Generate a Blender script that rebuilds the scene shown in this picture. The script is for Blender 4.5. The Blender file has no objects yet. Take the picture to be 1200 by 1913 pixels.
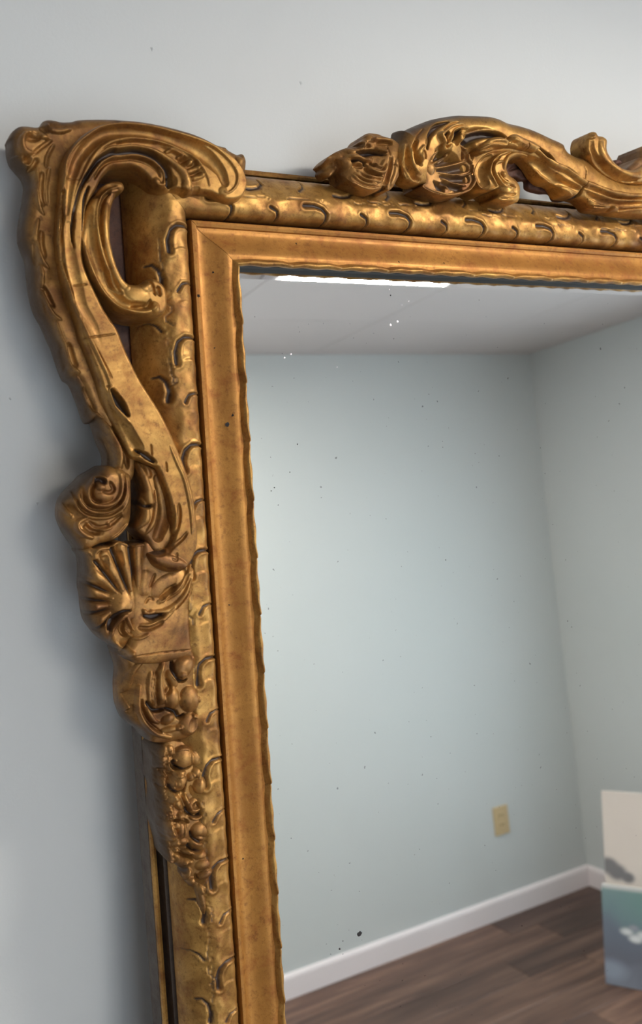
import bpy, bmesh, math, random
import numpy as np
from mathutils import Matrix, Vector

# ---------------------------------------------------------------- camera, world, lights, exposure
scene = bpy.context.scene
COL = scene.collection
FPX = 1699.65                                     # focal length in pixels of the 1200 x 1913 frame
ROT = np.array([[0.8752546901, -0.4836456726, -0.0040113299],
                [-0.0836721863, -0.1432427240, -0.9861442527],
                [0.4763698066, 0.8634630191, -0.1658415568]])   # rows: right, down, forward
LEAN = 0.10815839                                 # the mirror leans back on the wall by 6.2 degrees
CAM = np.array([0.0, -0.8981699, 1.86524534])
cam_data = bpy.data.cameras.new('camera')
cam_data.sensor_fit = 'VERTICAL'
cam_data.sensor_height = 36.0
cam_data.lens = FPX / 1913 * 36.0
cam_data.clip_start = 0.02
cam_data.dof.use_dof = True
cam_data.dof.focus_distance = 0.93
cam_data.dof.aperture_fstop = 5.6
cam = bpy.data.objects.new('camera', cam_data)
COL.objects.link(cam)
m3 = Matrix([[ROT[0][i], -ROT[1][i], -ROT[2][i]] for i in range(3)])
cam.matrix_world = Matrix.Translation(Vector(CAM)) @ m3.to_4x4()
scene.camera = cam

world = bpy.data.worlds.new('world')
scene.world = world
world.use_nodes = True
bg = world.node_tree.nodes['Background']
bg.inputs['Color'].default_value = (0.72, 0.86, 1.0, 1)
bg.inputs['Strength'].default_value = 1.0

def area_light(name, loc, direction, sx, sy, energy, color):
    l = bpy.data.lights.new(name, 'AREA')
    l.shape = 'RECTANGLE'
    l.size, l.size_y = sx, sy
    l.energy = energy
    l.color = color
    o = bpy.data.objects.new(name, l)
    COL.objects.link(o)
    o.location = loc
    o.rotation_euler = Vector(direction).to_track_quat('-Z', 'Y').to_euler()
    return o
WIN_Y0, WIN_Y1, WIN_Z0, WIN_Z1 = -1.55, -0.45, 0.45, 1.85      # window in the right wall
WFX0, WFX1 = -0.25, 0.80                                          # added opening behind the camera for fill light
area_light('daylight_right', (2.96, -1.0, 1.15), (-1, 0, -0.22), 1.05, 1.35, 22, (0.78, 0.89, 1.0))
area_light('fill_front', (0.275, -2.55, 1.15), (0, 1, -0.12), 1.0, 1.35, 13, (0.80, 0.91, 1.0))  # added cool fill from an unseen window behind the camera
scene.view_settings.view_transform = 'Standard'
scene.view_settings.look = 'None'
scene.view_settings.exposure = 0.06
scene.view_settings.gamma = 1.0
scene.view_settings.use_curve_mapping = False

# ---------------------------------------------------------------- helpers
def link(name, me, mat=None, parent=None):
    o = bpy.data.objects.new(name, me)
    COL.objects.link(o)
    if mat is not None:
        me.materials.append(mat)
    if parent is not None:
        o.parent = parent
    return o

def mesh_from(name, verts, faces, smooth=False):
    me = bpy.data.meshes.new(name)
    me.from_pydata([tuple(map(float, v)) for v in verts], [], [tuple(map(int, q)) for q in faces])
    if smooth:
        me.polygons.foreach_set('use_smooth', [True] * len(me.polygons))
    me.update()
    return me

def box_mesh(name, size, bevel=0.0, seg=2, offset=(0, 0, 0)):
    bm = bmesh.new()
    bmesh.ops.create_cube(bm, size=1)
    bmesh.ops.scale(bm, vec=size, verts=bm.verts)
    bmesh.ops.translate(bm, vec=offset, verts=bm.verts)
    if bevel:
        bmesh.ops.bevel(bm, geom=list(bm.edges), offset=bevel, segments=seg, affect='EDGES', profile=0.5)
    me = bpy.data.meshes.new(name)
    bm.to_mesh(me)
    bm.free()
    return me

def empty(name, loc, label=None, cat=None):
    o = bpy.data.objects.new(name, None)
    COL.objects.link(o)
    o.location = loc
    o.empty_display_size = 0.05
    if label:
        o['label'] = label
        o['category'] = cat
    return o

def structure(o, label=None, cat=None):
    o['kind'] = 'structure'
    if label:
        o['label'] = label
        o['category'] = cat
    return o

def node_mat(name):
    m = bpy.data.materials.new(name)
    m.use_nodes = True
    nt = m.node_tree
    return m, nt, nt.nodes['Principled BSDF']

def add(nt, kind, **kw):
    n = nt.nodes.new(kind)
    for k, v in kw.items():
        setattr(n, k, v)
    return n

def ramp(nt, fac, stops):
    r = add(nt, 'ShaderNodeValToRGB')
    e = r.color_ramp.elements
    while len(e) < len(stops):
        e.new(0.5)
    for i, (p, c) in enumerate(stops):
        e[i].position = p
        e[i].color = (*c, 1)
    nt.links.new(fac, r.inputs['Fac'])
    return r.outputs['Color']

def noise(nt, vec, scale, detail=4, rough=0.55, dist=0.0):
    n = add(nt, 'ShaderNodeTexNoise')
    n.inputs['Scale'].default_value = scale
    n.inputs['Detail'].default_value = detail
    n.inputs['Roughness'].default_value = rough
    n.inputs['Distortion'].default_value = dist
    nt.links.new(vec, n.inputs['Vector'])
    return n.outputs['Fac']

def bump(nt, height, strength, distance, normal=None):
    b = add(nt, 'ShaderNodeBump')
    b.inputs['Strength'].default_value = strength
    b.inputs['Distance'].default_value = distance
    nt.links.new(height, b.inputs['Height'])
    if normal is not None:
        nt.links.new(normal, b.inputs['Normal'])
    return b.outputs['Normal']

def mixc(nt, fac, a, b, mode='MIX'):
    m = add(nt, 'ShaderNodeMix', data_type='RGBA', blend_type=mode)
    if isinstance(fac, float):
        m.inputs[0].default_value = fac
    else:
        nt.links.new(fac, m.inputs[0])
    for i, c in ((6, a), (7, b)):
        if isinstance(c, tuple):
            m.inputs[i].default_value = (*c, 1)
        else:
            nt.links.new(c, m.inputs[i])
    return m.outputs[2]

def coords(nt, kind='Object'):
    return add(nt, 'ShaderNodeTexCoord').outputs[kind]

# ---------------------------------------------------------------- materials
def paint_mat(name, col, rough=0.55, bumpy=0.12):
    m, nt, p = node_mat(name)
    v = coords(nt)
    c = ramp(nt, noise(nt, v, 1.3, 3), [(0.3, tuple(x * 0.985 for x in col)), (0.7, tuple(min(1, x * 1.015) for x in col))])
    nt.links.new(c, p.inputs['Base Color'])
    p.inputs['Roughness'].default_value = rough
    nt.links.new(bump(nt, noise(nt, v, 260, 2), bumpy, 0.001), p.inputs['Normal'])
    return m

def gilt_mat(name, light, mid, dark, scale=14.0, metal=0.55, rough=0.42):
    """aged gilding: worn leaf over red-brown bole, old size and grime in patches, fine speckle"""
    m, nt, p = node_mat(name)
    v = coords(nt)
    n1 = noise(nt, v, scale, 6, 0.68, 0.6)
    c = ramp(nt, n1, [(0.30, dark), (0.45, mid), (0.62, light)])
    n3 = noise(nt, v, 52, 5, 0.7, 0.3)
    red = ramp(nt, n3, [(0.50, (0, 0, 0)), (0.72, (0.8, 0.8, 0.8))])
    c = mixc(nt, red, c, (mid[0] * 0.72, mid[1] * 0.52, mid[2] * 0.50))
    n4 = noise(nt, v, 170, 4, 0.75)
    grime = ramp(nt, n4, [(0.53, (0, 0, 0)), (0.70, (0.6, 0.6, 0.6))])
    c = mixc(nt, grime, c, (dark[0] * 0.6, dark[1] * 0.5, dark[2] * 0.5))
    n2 = noise(nt, v, 620, 3, 0.7)
    fle = ramp(nt, n2, [(0.58, (0, 0, 0)), (0.74, (0.5, 0.5, 0.5))])
    c = mixc(nt, fle, c, (dark[0] * 0.5, dark[1] * 0.4, dark[2] * 0.4))
    at_ = add(nt, 'ShaderNodeAttribute', attribute_name='bole_shade')  # dark bole colour in deep cuts, standing in for their shade
    c = mixc(nt, at_.outputs['Fac'], c, (0.030, 0.014, 0.008))
    sp = add(nt, 'ShaderNodeAttribute', attribute_name='side_tone')  # darker brown on the low outer shoulders
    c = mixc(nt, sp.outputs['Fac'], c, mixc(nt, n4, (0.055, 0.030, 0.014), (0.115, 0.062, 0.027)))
    nt.links.new(c, p.inputs['Base Color'])
    mm = add(nt, 'ShaderNodeMath', operation='MULTIPLY_ADD')
    nt.links.new(at_.outputs['Fac'], mm.inputs[0])
    mm.inputs[1].default_value = -metal
    mm.inputs[2].default_value = metal
    nt.links.new(mm.outputs[0], p.inputs['Metallic'])
    rr = ramp(nt, n3, [(0.3, (rough - 0.06,) * 3), (0.75, (rough + 0.18,) * 3)])
    nt.links.new(rr, p.inputs['Roughness'])
    nb = bump(nt, n4, 0.22, 0.0011)
    nt.links.new(bump(nt, n2, 0.12, 0.0004, nb), p.inputs['Normal'])
    return m

GILT = gilt_mat('aged_gilding', (0.50, 0.280, 0.074), (0.31, 0.155, 0.038), (0.13, 0.054, 0.015), 16.0, 0.62, 0.41)
GILT_PANEL = gilt_mat('plain_gilding', (0.47, 0.225, 0.050), (0.37, 0.165, 0.035), (0.26, 0.105, 0.024), 9.0, 0.55, 0.44)
GILT_DARK = gilt_mat('tarnished_gilding', (0.26, 0.135, 0.045), (0.15, 0.073, 0.026), (0.075, 0.034, 0.014), 18.0, 0.45, 0.46)
GILT_WORN = gilt_mat('worn_gilding', (0.41, 0.215, 0.060), (0.235, 0.112, 0.031), (0.095, 0.040, 0.014), 22.0, 0.58, 0.42)
GILT_SHELL = gilt_mat('shell_gilding', (0.25, 0.125, 0.045), (0.15, 0.062, 0.030), (0.08, 0.030, 0.018), 26.0, 0.35, 0.48)
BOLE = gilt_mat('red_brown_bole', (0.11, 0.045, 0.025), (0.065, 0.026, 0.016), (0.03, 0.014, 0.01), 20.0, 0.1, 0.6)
SIDE = gilt_mat('painted_side_wood', (0.105, 0.075, 0.052), (0.085, 0.060, 0.043), (0.062, 0.042, 0.030), 8.0, 0.0, 0.55)
RAW, nt, p = node_mat('dark_raw_wood')
p.inputs['Base Color'].default_value = (0.012, 0.010, 0.010, 1)
p.inputs['Roughness'].default_value = 0.7
WALL = paint_mat('pale_blue_grey_paint', (0.62, 0.648, 0.652))
CEIL = paint_mat('ceiling_tile_white', (0.66, 0.60, 0.585), 0.8)
WHITE = paint_mat('white_trim_gloss', (0.86, 0.79, 0.81), 0.35, 0.02)
IVORY, nt, p = node_mat('ivory_plastic')
p.inputs['Base Color'].default_value = (0.62, 0.47, 0.27, 1)
p.inputs['Roughness'].default_value = 0.4
DARKSLOT, nt, p = node_mat('dark_slot')
p.inputs['Base Color'].default_value = (0.05, 0.04, 0.03, 1)
METAL, nt, p = node_mat('painted_metal')
p.inputs['Base Color'].default_value = (0.7, 0.7, 0.7, 1)
p.inputs['Roughness'].default_value = 0.4

SILVER, nt, p = node_mat('silvered_glass')
v = coords(nt)
p.inputs['Metallic'].default_value = 1.0
hz = ramp(nt, noise(nt, v, 3.0, 3), [(0.35, (0.885, 0.94, 0.915)), (0.7, (0.92, 0.96, 0.94))])
spk = ramp(nt, noise(nt, v, 210, 2, 0.4), [(0.735, (0, 0, 0)), (0.76, (1, 1, 1))])
nt.links.new(mixc(nt, spk, hz, (0.42, 0.44, 0.44)), p.inputs['Base Color'])
p.inputs['Roughness'].default_value = 0.012

def plank_mat():
    m, nt, p = node_mat('dark_plank_wood')
    v = coords(nt)
    oi = add(nt, 'ShaderNodeObjectInfo')
    mp = add(nt, 'ShaderNodeMapping')
    mp.inputs['Scale'].default_value = (1.2, 14, 14)
    sh = add(nt, 'ShaderNodeVectorMath', operation='SCALE')
    sh.inputs[0].default_value = (7.3, 3.1, 5.7)
    nt.links.new(oi.outputs['Random'], sh.inputs['Scale'])
    nt.links.new(v, mp.inputs['Vector'])
    ad = add(nt, 'ShaderNodeVectorMath', operation='ADD')
    nt.links.new(mp.outputs[0], ad.inputs[0])
    sc = add(nt, 'ShaderNodeVectorMath', operation='SCALE')
    nt.links.new(sh.outputs[0], sc.inputs[0])
    sc.inputs['Scale'].default_value = 9.0
    nt.links.new(sc.outputs[0], ad.inputs[1])
    n1 = noise(nt, ad.outputs[0], 1.6, 5, 0.6, 0.6)
    c = ramp(nt, n1, [(0.3, (0.064, 0.035, 0.026)), (0.5, (0.128, 0.071, 0.051)), (0.7, (0.225, 0.133, 0.094))])
    tone = ramp(nt, oi.outputs['Random'], [(0.0, (0.62, 0.62, 0.66)), (1.0, (1.25, 1.2, 1.15))])
    c = mixc(nt, 1.0, c, tone, 'MULTIPLY')
    nt.links.new(c, p.inputs['Base Color'])
    p.inputs['Roughness'].default_value = 0.42
    nt.links.new(bump(nt, n1, 0.1, 0.001), p.inputs['Normal'])
    return m
PLANK = plank_mat()

# ---------------------------------------------------------------- the room
XL, XR, YF, YB, ZC = -2.30, 2.858, -2.4476, 0.0, 2.40
def slab(name, x0, x1, y0, y1, z0, z1, mat, holes=None):
    me = box_mesh(name, (x1 - x0, y1 - y0, z1 - z0), 0, 0, ((x0 + x1) / 2, (y0 + y1) / 2, (z0 + z1) / 2))
    return structure(link(name, me, mat))
slab('wall_back', XL - 0.12, XR + 0.12, 0.0, 0.12, -0.05, ZC + 0.05, WALL)
slab('wall_left', XL - 0.12, XL, YF, YB, -0.05, ZC + 0.05, WALL)
def wall_with_window(name, x0, x1, y0, y1, hole):
    bm = bmesh.new()
    hx0, hx1, hy0, hy1 = hole
    if y1 - y0 > x1 - x0:
        parts = [(x0, x1, y0, hy0, -0.05, ZC + 0.05), (x0, x1, hy1, y1, -0.05, ZC + 0.05)]
    else:
        parts = [(x0, hx0, y0, y1, -0.05, ZC + 0.05), (hx1, x1, y0, y1, -0.05, ZC + 0.05)]
    parts += [(hx0, hx1, hy0, hy1, -0.05, WIN_Z0), (hx0, hx1, hy0, hy1, WIN_Z1, ZC + 0.05)]
    for (xa, xb, ya, yb, za, zb) in parts:
        r = bmesh.ops.create_cube(bm, size=1)
        bmesh.ops.scale(bm, vec=(xb - xa, yb - ya, zb - za), verts=r['verts'])
        bmesh.ops.translate(bm, vec=((xa + xb) / 2, (ya + yb) / 2, (za + zb) / 2), verts=r['verts'])
    me = bpy.data.meshes.new(name)
    bm.to_mesh(me)
    bm.free()
    return structure(link(name, me, WALL))
wall_with_window('wall_right', XR, XR + 0.12, YF, YB, (XR, XR + 0.12, WIN_Y0, WIN_Y1))
wall_with_window('wall_front', XL - 0.12, XR + 0.12, YF - 0.12, YF, (WFX0, WFX1, YF - 0.12, YF))

def window(name, loc, rz, w):
    """white casing and a sash with one meeting rail, set in the wall opening; local +x looks into the room"""
    h = WIN_Z1 - WIN_Z0
    root = structure(empty(name, loc))
    root.rotation_euler = (0, 0, rz)
    def bar(nm, cy, cz, sy, sz, sx=0.03, ox=0.0):
        link(nm, box_mesh(nm, (sx, sy, sz), 0.004, 1, (ox, cy, cz)), WHITE, root)
    for s in (-1, 1):
        bar('casing', s * (w / 2 + 0.035), h / 2, 0.07, h + 0.14, 0.02, 0.011)
        bar('sash_stile', s * (w / 2 - 0.022), h / 2, 0.04, h - 0.006, 0.03, -0.05)
    bar('casing', 0, h + 0.036, w - 0.002, 0.068, 0.02, 0.011)
    bar('sill', 0, -0.02, w + 0.16, 0.036, 0.06, 0.031)
    bar('sash_rail', 0, 0.025, w - 0.088, 0.04, 0.03, -0.05)
    bar('sash_rail', 0, h - 0.025, w - 0.088, 0.04, 0.03, -0.05)
    bar('meeting_rail', 0, h / 2, w - 0.088, 0.035, 0.034, -0.05)
    for s in (-1, 1):
        link('pane', box_mesh('pane', (0.004, w - 0.09, h / 2 - 0.07), 0, 0, (-0.05, 0, h / 2 + s * (h / 4 - 0.014))), PANE, root)
PANE = bpy.data.materials.new('window_glass')
PANE.use_nodes = True
nt = PANE.node_tree
nt.nodes.remove(nt.nodes['Principled BSDF'])
mx = add(nt, 'ShaderNodeMixShader')
mx.inputs[0].default_value = 0.06
nt.links.new(add(nt, 'ShaderNodeBsdfTransparent').outputs[0], mx.inputs[1])
gl = add(nt, 'ShaderNodeBsdfGlossy')
gl.inputs['Roughness'].default_value = 0.02
nt.links.new(gl.outputs[0], mx.inputs[2])
nt.links.new(mx.outputs[0], nt.nodes['Material Output'].inputs[0])
window('window_1', (XR, (WIN_Y0 + WIN_Y1) / 2, WIN_Z0), math.pi, WIN_Y1 - WIN_Y0)
window('fill_window', ((WFX0 + WFX1) / 2, YF, WIN_Z0), math.pi / 2, WFX1 - WFX0)  # added unseen window, made to carry the frontal fill

def wall_mark(x, z, r):
    n = 9
    rg = random.Random(int(x * 1000))
    vs = [(x, -0.0012, z)] + [(x + r * rg.uniform(0.5, 1.2) * math.cos(k / n * 6.2832), -0.0002, z + r * rg.uniform(0.5, 1.3) * math.sin(k / n * 6.2832)) for k in range(n)]
    o = link('plaster_fleck', mesh_from('plaster_fleck', vs, [(0, 1 + (k + 1) % n, 1 + k) for k in range(n)]), WALL, bpy.data.objects['wall_back'])
for (px, py, r) in ((285, 91, 0.0022), (563, 155, 0.0026), (19, 745, 0.0016), (70, 940, 0.0018)):
    d_ = np.array([(px - 600) / FPX, (py - 956.5) / FPX, 1]) @ ROT
    k_ = -CAM[1] / d_[1]
    wall_mark(CAM[0] + k_ * d_[0], CAM[2] + k_ * d_[2], r)

# floor: a slab with every plank laid on it
floor = structure(link('floor', box_mesh('floor', (XR - XL + 0.24, YB - YF + 0.24, 0.05), 0, 0,
                                         ((XL + XR) / 2, (YF + YB) / 2, -0.033)), RAW))
rng = random.Random(4)
PW = 0.152
pl_cache = {}
y = YF
row = 0
while y < YB - 0.01:
    wdt = min(PW, YB - y)
    x = XL - rng.uniform(0.05, 1.1)
    while x < XR:
        ln = 1.22
        xa, xb = max(x, XL), min(x + ln, XR)
        if xb - xa > 0.03:
            key = (round(xb - xa, 3), round(wdt, 3))
            if key not in pl_cache:
                pl_cache[key] = box_mesh('plank', (xb - xa - 0.0016, wdt - 0.0016, 0.008), 0.0012, 1)
                pl_cache[key].materials.append(PLANK)
            o = bpy.data.objects.new('plank', pl_cache[key])
            COL.objects.link(o)
            o.parent = floor
            o.location = ((xa + xb) / 2, y + wdt / 2, -0.004)
        x += ln
    y += PW
    row += 1

# ceiling: lay-in panels with shallow recessed joints
ceiling = structure(link('ceiling', box_mesh('ceiling', (XR - XL + 0.24, YB - YF + 0.24, 0.05), 0, 0,
                                             ((XL + XR) / 2, (YF + YB) / 2, ZC + 0.0275)), CEIL))
TS = 0.61
xs = sorted([XL] + [2.335 - TS * k for k in range(0, 8) if 2.335 - TS * k > XL] + [XR])
ys = sorted([YF] + [-1.94 + TS * k for k in range(0, 5) if -1.94 + TS * k < YB] + [YB])
for i in range(len(xs) - 1):
    for j in range(len(ys) - 1):
        me = box_mesh('ceiling_panel', (xs[i + 1] - xs[i] - 0.003, ys[j + 1] - ys[j] - 0.003, 0.0025), 0.001, 1)
        o = link('ceiling_panel', me, CEIL, ceiling)
        o.location = ((xs[i] + xs[i + 1]) / 2, (ys[j] + ys[j + 1]) / 2, ZC + 0.00125)

# baseboards with a rounded top
def baseboard(name, length, loc, rz):
    prof = [(0, 0), (0.014, 0), (0.014, 0.070), (0.0125, 0.078), (0.009, 0.084), (0.004, 0.0875), (0, 0.0885)]
    vs, fs = [], []
    for s in (0, 1):
        for (a, b) in prof:
            vs.append((s * length, a, b))
    n = len(prof)
    for i in range(n):
        k = (i + 1) % n
        fs.append((i, k, n + k, n + i))
    fs.append(tuple(range(n - 1, -1, -1)))
    fs.append(tuple(range(n, 2 * n)))
    o = structure(link(name, mesh_from(name, vs, fs), WHITE))
    o.location = loc
    o.rotation_euler = (0, 0, rz)
    return o
baseboard('baseboard_front', XR - XL, (XL, YF, 0.0005), 0)
baseboard('baseboard_right', -YF + YB - 0.03, (XR, YF + 0.015, 0.0005), math.pi / 2)
baseboard('baseboard_left', -YF + YB - 0.03, (XL, YB - 0.015, 0.0005), -math.pi / 2)
baseboard('baseboard_back', XR - XL - 0.03, (XR - 0.015, YB, 0.0005), math.pi)

# ceiling light: a white rimmed panel whose edge shows in the bevel of the mirror
def ceiling_light(loc, sx, sy, label, strength):
    root = empty('ceiling_light', loc, label, 'ceiling light')
    link('housing', box_mesh('housing', (sx + 0.05, sy + 0.05, 0.03), 0.006, 2, (0, 0, -0.016)), WHITE, root)
    m, nt, p = node_mat('lit_diffuser')
    p.inputs['Base Color'].default_value = (0.8, 0.8, 0.8, 1)
    p.inputs['Emission Color'].default_value = (1.0, 0.93, 0.84, 1)
    p.inputs['Emission Strength'].default_value = strength
    link('diffuser', box_mesh('diffuser', (sx, sy, 0.008), 0.002, 1, (0, 0, -0.0355)), m, root)
ceiling_light((1.079, -0.9075, ZC), 0.40, 0.125, 'narrow white ceiling light bar close in front of the mirror', 120.0)
ceiling_light((0.55, -1.90, ZC), 0.45, 0.30, 'added unseen light panel near the far wall, brightening the walls', 44.0)  # added, unseen: brightens the far and right walls

# outlet on the far wall
def outlet():
    root = empty('wall_outlet', (2.406, YF, 0.397), 'ivory electrical outlet plate on the far wall, seen in the mirror', 'outlet')
    link('cover_plate', box_mesh('cover_plate', (0.078, 0.006, 0.120), 0.0025, 2, (0, 0.0035, 0)), IVORY, root)
    for s in (-1, 1):
        soc = link('socket', box_mesh('socket', (0.034, 0.003, 0.030), 0.0012, 1, (0, 0.0075, s * 0.0195)), IVORY, root)
        for q in (-1, 1):
            link('slot', box_mesh('slot', (0.003, 0.001, 0.009), 0, 0, (q * 0.0065, 0.0092, s * 0.0195 + 0.003)), DARKSLOT, soc)
outlet()

# two canvases standing on the floor by the corner
def canvas_mat_cream():
    m, nt, p = node_mat('cream_canvas')
    v = coords(nt)
    c = ramp(nt, noise(nt, v, 2.0, 3), [(0.3, (0.68, 0.60, 0.55)), (0.7, (0.73, 0.65, 0.60))])
    # a few dark grey brush strokes low on its left
    def blob(cx, cz, r):
        d = add(nt, 'ShaderNodeVectorMath', operation='DISTANCE')
        mp = add(nt, 'ShaderNodeMapping')
        mp.inputs['Scale'].default_value = (1, 0, 1.25)
        nt.links.new(v, mp.inputs['Vector'])
        nt.links.new(mp.outputs[0], d.inputs[0])
        d.inputs[1].default_value = (cx, 0, cz * 1.25)
        return ramp(nt, d.outputs['Value'], [(r * 0.55, (1, 1, 1)), (r, (0, 0, 0))])
    for (cx, cz, r) in CREAM_BLOBS:
        c = mixc(nt, blob(-cx, cz, r), c, (0.20, 0.19, 0.20))
    nt.links.new(c, p.inputs['Base Color'])
    p.inputs['Roughness'].default_value = 0.8
    nt.links.new(bump(nt, noise(nt, v, 400, 1), 0.2, 0.0006), p.inputs['Normal'])
    return m
def canvas_mat_teal():
    m, nt, p = node_mat('teal_seascape_paint')
    v = coords(nt)
    sep = add(nt, 'ShaderNodeSeparateXYZ')
    nt.links.new(v, sep.inputs[0])
    n1 = noise(nt, v, 7.0, 4, 0.55, 0.6)
    ad = add(nt, 'ShaderNodeMath', operation='MULTIPLY_ADD')
    nt.links.new(n1, ad.inputs[0])
    ad.inputs[1].default_value = 0.16
    nt.links.new(sep.outputs['Z'], ad.inputs[2])
    c = ramp(nt, ad.outputs[0], [(0.08, (0.21, 0.23, 0.29)), (0.17, (0.145, 0.155, 0.20)), (0.26, (0.15, 0.18, 0.235)),
                                 (0.33, (0.17, 0.25, 0.28)), (0.42, (0.20, 0.30, 0.31)), (0.48, (0.18, 0.25, 0.30))])
    ng = add(nt, 'ShaderNodeMath', operation='MULTIPLY')
    ng.inputs[1].default_value = -1.0
    nt.links.new(sep.outputs['X'], ng.inputs[0])
    g = ramp(nt, ng.outputs[0], [(0.04, (0, 0, 0)), (0.16, (0.8, 0.8, 0.8))])
    hz = ramp(nt, sep.outputs['Z'], [(0.19, (0, 0, 0)), (0.28, (1, 1, 1))])
    gf = mixc(nt, 1.0, g, hz, 'MULTIPLY')
    c = mixc(nt, gf, c, (0.16, 0.29, 0.275))
    for (cx, cz, r, cc) in TEAL_BLOBS:
        d = add(nt, 'ShaderNodeVectorMath', operation='DISTANCE')
        mp = add(nt, 'ShaderNodeMapping')
        mp.inputs['Scale'].default_value = (0.75, 0, 1.4)
        nt.links.new(v, mp.inputs['Vector'])
        nt.links.new(mp.outputs[0], d.inputs[0])
        d.inputs[1].default_value = (-cx * 0.75, 0, cz * 1.4)
        c = mixc(nt, ramp(nt, d.outputs['Value'], [(r * 0.4, (1, 1, 1)), (r, (0, 0, 0))]), c, cc)
    rim = ramp(nt, sep.outputs['Z'], [(0.318, (0, 0, 0)), (0.326, (1, 1, 1))])
    c = mixc(nt, rim, c, (0.58, 0.58, 0.58))
    nt.links.new(c, p.inputs['Base Color'])
    p.inputs['Roughness'].default_value = 0.6
    return m
CREAM_BLOBS = [(0.015, 0.365, 0.045), (0.045, 0.345, 0.045), (0.085, 0.33, 0.03)]
TEAL_BLOBS = [(0.085, 0.185, 0.022, (0.66, 0.68, 0.70)), (0.115, 0.165, 0.024, (0.72, 0.74, 0.76)),
              (0.145, 0.18, 0.026, (0.70, 0.72, 0.74)), (0.11, 0.20, 0.018, (0.30, 0.32, 0.38)),
              (0.02, 0.05, 0.06, (0.26, 0.30, 0.38))]
def canvas(name, loc, ang, w, h, lean, mat, label):
    root = empty(name, loc, label, 'painting')
    root.rotation_euler = (-lean, 0, ang)
    link('painted_face', box_mesh('painted_face', (w, 0.004, h), 0.0015, 1, (-w / 2, 0.002, h / 2)), mat, root)
    for (cx, cz, sx, sz) in ((w / 2, 0.02, w - 0.004, 0.038), (w / 2, h - 0.02, w - 0.004, 0.038), (0.02, h / 2, 0.036, h - 0.082), (w - 0.02, h / 2, 0.036, h - 0.082)):
        link('stretcher_bar', box_mesh('stretcher_bar', (sx, 0.018, sz), 0.001, 1, (-cx, 0.0135, cz)), RAWPINE, root)
    return root
RAWPINE = paint_mat('pale_stretcher_wood', (0.62, 0.55, 0.46), 0.7)

CANG = math.atan2(-0.89, -0.45)
canvas('leaning_canvas', (2.275, -1.783, 0.001), CANG, 0.52, 0.335, 0.20, canvas_mat_teal(),
       'teal and grey seascape canvas standing on the floor in front of the cream canvas')
canvas('leaning_canvas', (2.352, -1.838, 0.001), CANG, 0.62, 0.63, 0.20, canvas_mat_cream(),
       'tall cream canvas with dark grey marks, standing behind the teal canvas')

# ---------------------------------------------------------------- the leaning mirror: local x right, z up the mirror, -y toward the room
Y0 = -0.296
N3 = np.array([0, -math.cos(LEAN), math.sin(LEAN)])
U3 = np.array([0, math.sin(LEAN), math.cos(LEAN)])
DIST, CAMV = 0.8, 1.7893431064
mirror = empty('gilt_mirror', (0, Y0, 0.0085),
               'large antique mirror in a carved gold rococo frame, leaning on the pale wall', 'mirror')
mirror.rotation_euler = (-LEAN, 0, 0)
LIFT = 0.0085

def P(px, h):
    """real position in the mirror's own plane (u, v), at relief height h, of features measured in the photograph"""
    px = np.atleast_2d(np.asarray(px, float))
    r = np.stack([(px[:, 0] - 600) / FPX, (px[:, 1] - 956.5) / FPX, np.ones(len(px))], 1) @ ROT
    s = (h - DIST) / (r @ N3)
    off = LIFT / math.cos(LEAN)
    return np.stack([s * r[:, 0], CAMV + s * (r @ U3) - LIFT * math.cos(LEAN)], 1)

US, VS = 0.3548, 1.9536          # sight edge: left and top
UR = 1.4812                      # right sight edge (out of view)
VBOT = 0.108                     # bottom sight edge (out of view)
# moulding section: distance a outward from the sight edge, height h over the glass
SEC_COVE = [(0.0040, 0.0105), (0.0075, 0.0110), (0.0100, 0.0112), (0.0140, 0.0095), (0.0190, 0.0065), (0.0240, 0.0035), (0.0290, 0.0012), (0.0325, 0.0004),
            (0.0345, 0.0008), (0.0352, 0.0030), (0.0375, 0.0042), (0.0400, 0.0035), (0.0412, 0.0005), (0.0415, -0.0060), (0.0415, -0.0400)]

def rail(name, sec, mat, side, closed=True, parent=None, sub=None):
    """mitred moulding along one side; sub: number of stations, with optional displacement fn(sec_pts, t)"""
    sec = np.array(sec)
    vs = []
    L0 = {'left': ((US, VS), (US, VBOT), (-1, 0), (0, 1), (0, -1)), 'top': ((US, VS), (UR, VS), (0, 1), (-1, 0), (1, 0)),
          'right': ((UR, VS), (UR, VBOT), (1, 0), (0, 1), (0, -1)), 'bottom': ((US, VBOT), (UR, VBOT), (0, -1), (-1, 0), (1, 0))}[side]
    p0, p1, out, m0, m1 = [np.array(q, float) for q in L0]
    n = len(sec)
    for (pp, mm) in ((p0, m0), (p1, m1)):
        for a, h in sec:
            q = pp + out * a + mm * a
            if name == 'cove_moulding':
                q = q - mm * 0.0003                # hairline gap at the mitre
            vs.append((q[0], -h, q[1]))
    fs = [(i, i + 1, n + i + 1, n + i) for i in range(n - 1)]
    if closed:
        fs.append((n - 1, 0, n, 2 * n - 1))
        fs.append(tuple(range(n)))
        fs.append(tuple(range(2 * n - 1, n - 1, -1)))
    me = mesh_from(name, vs, fs)
    bm = bmesh.new()
    bm.from_mesh(me)
    bmesh.ops.recalc_face_normals(bm, faces=bm.faces)
    bm.to_mesh(me)
    bm.free()
    me.polygons.foreach_set('use_smooth', [len(p.vertices) == 4 for p in me.polygons])
    me.set_sharp_from_angle(angle=math.radians(38))
    return link(name, me, mat, parent or mirror)

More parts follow.
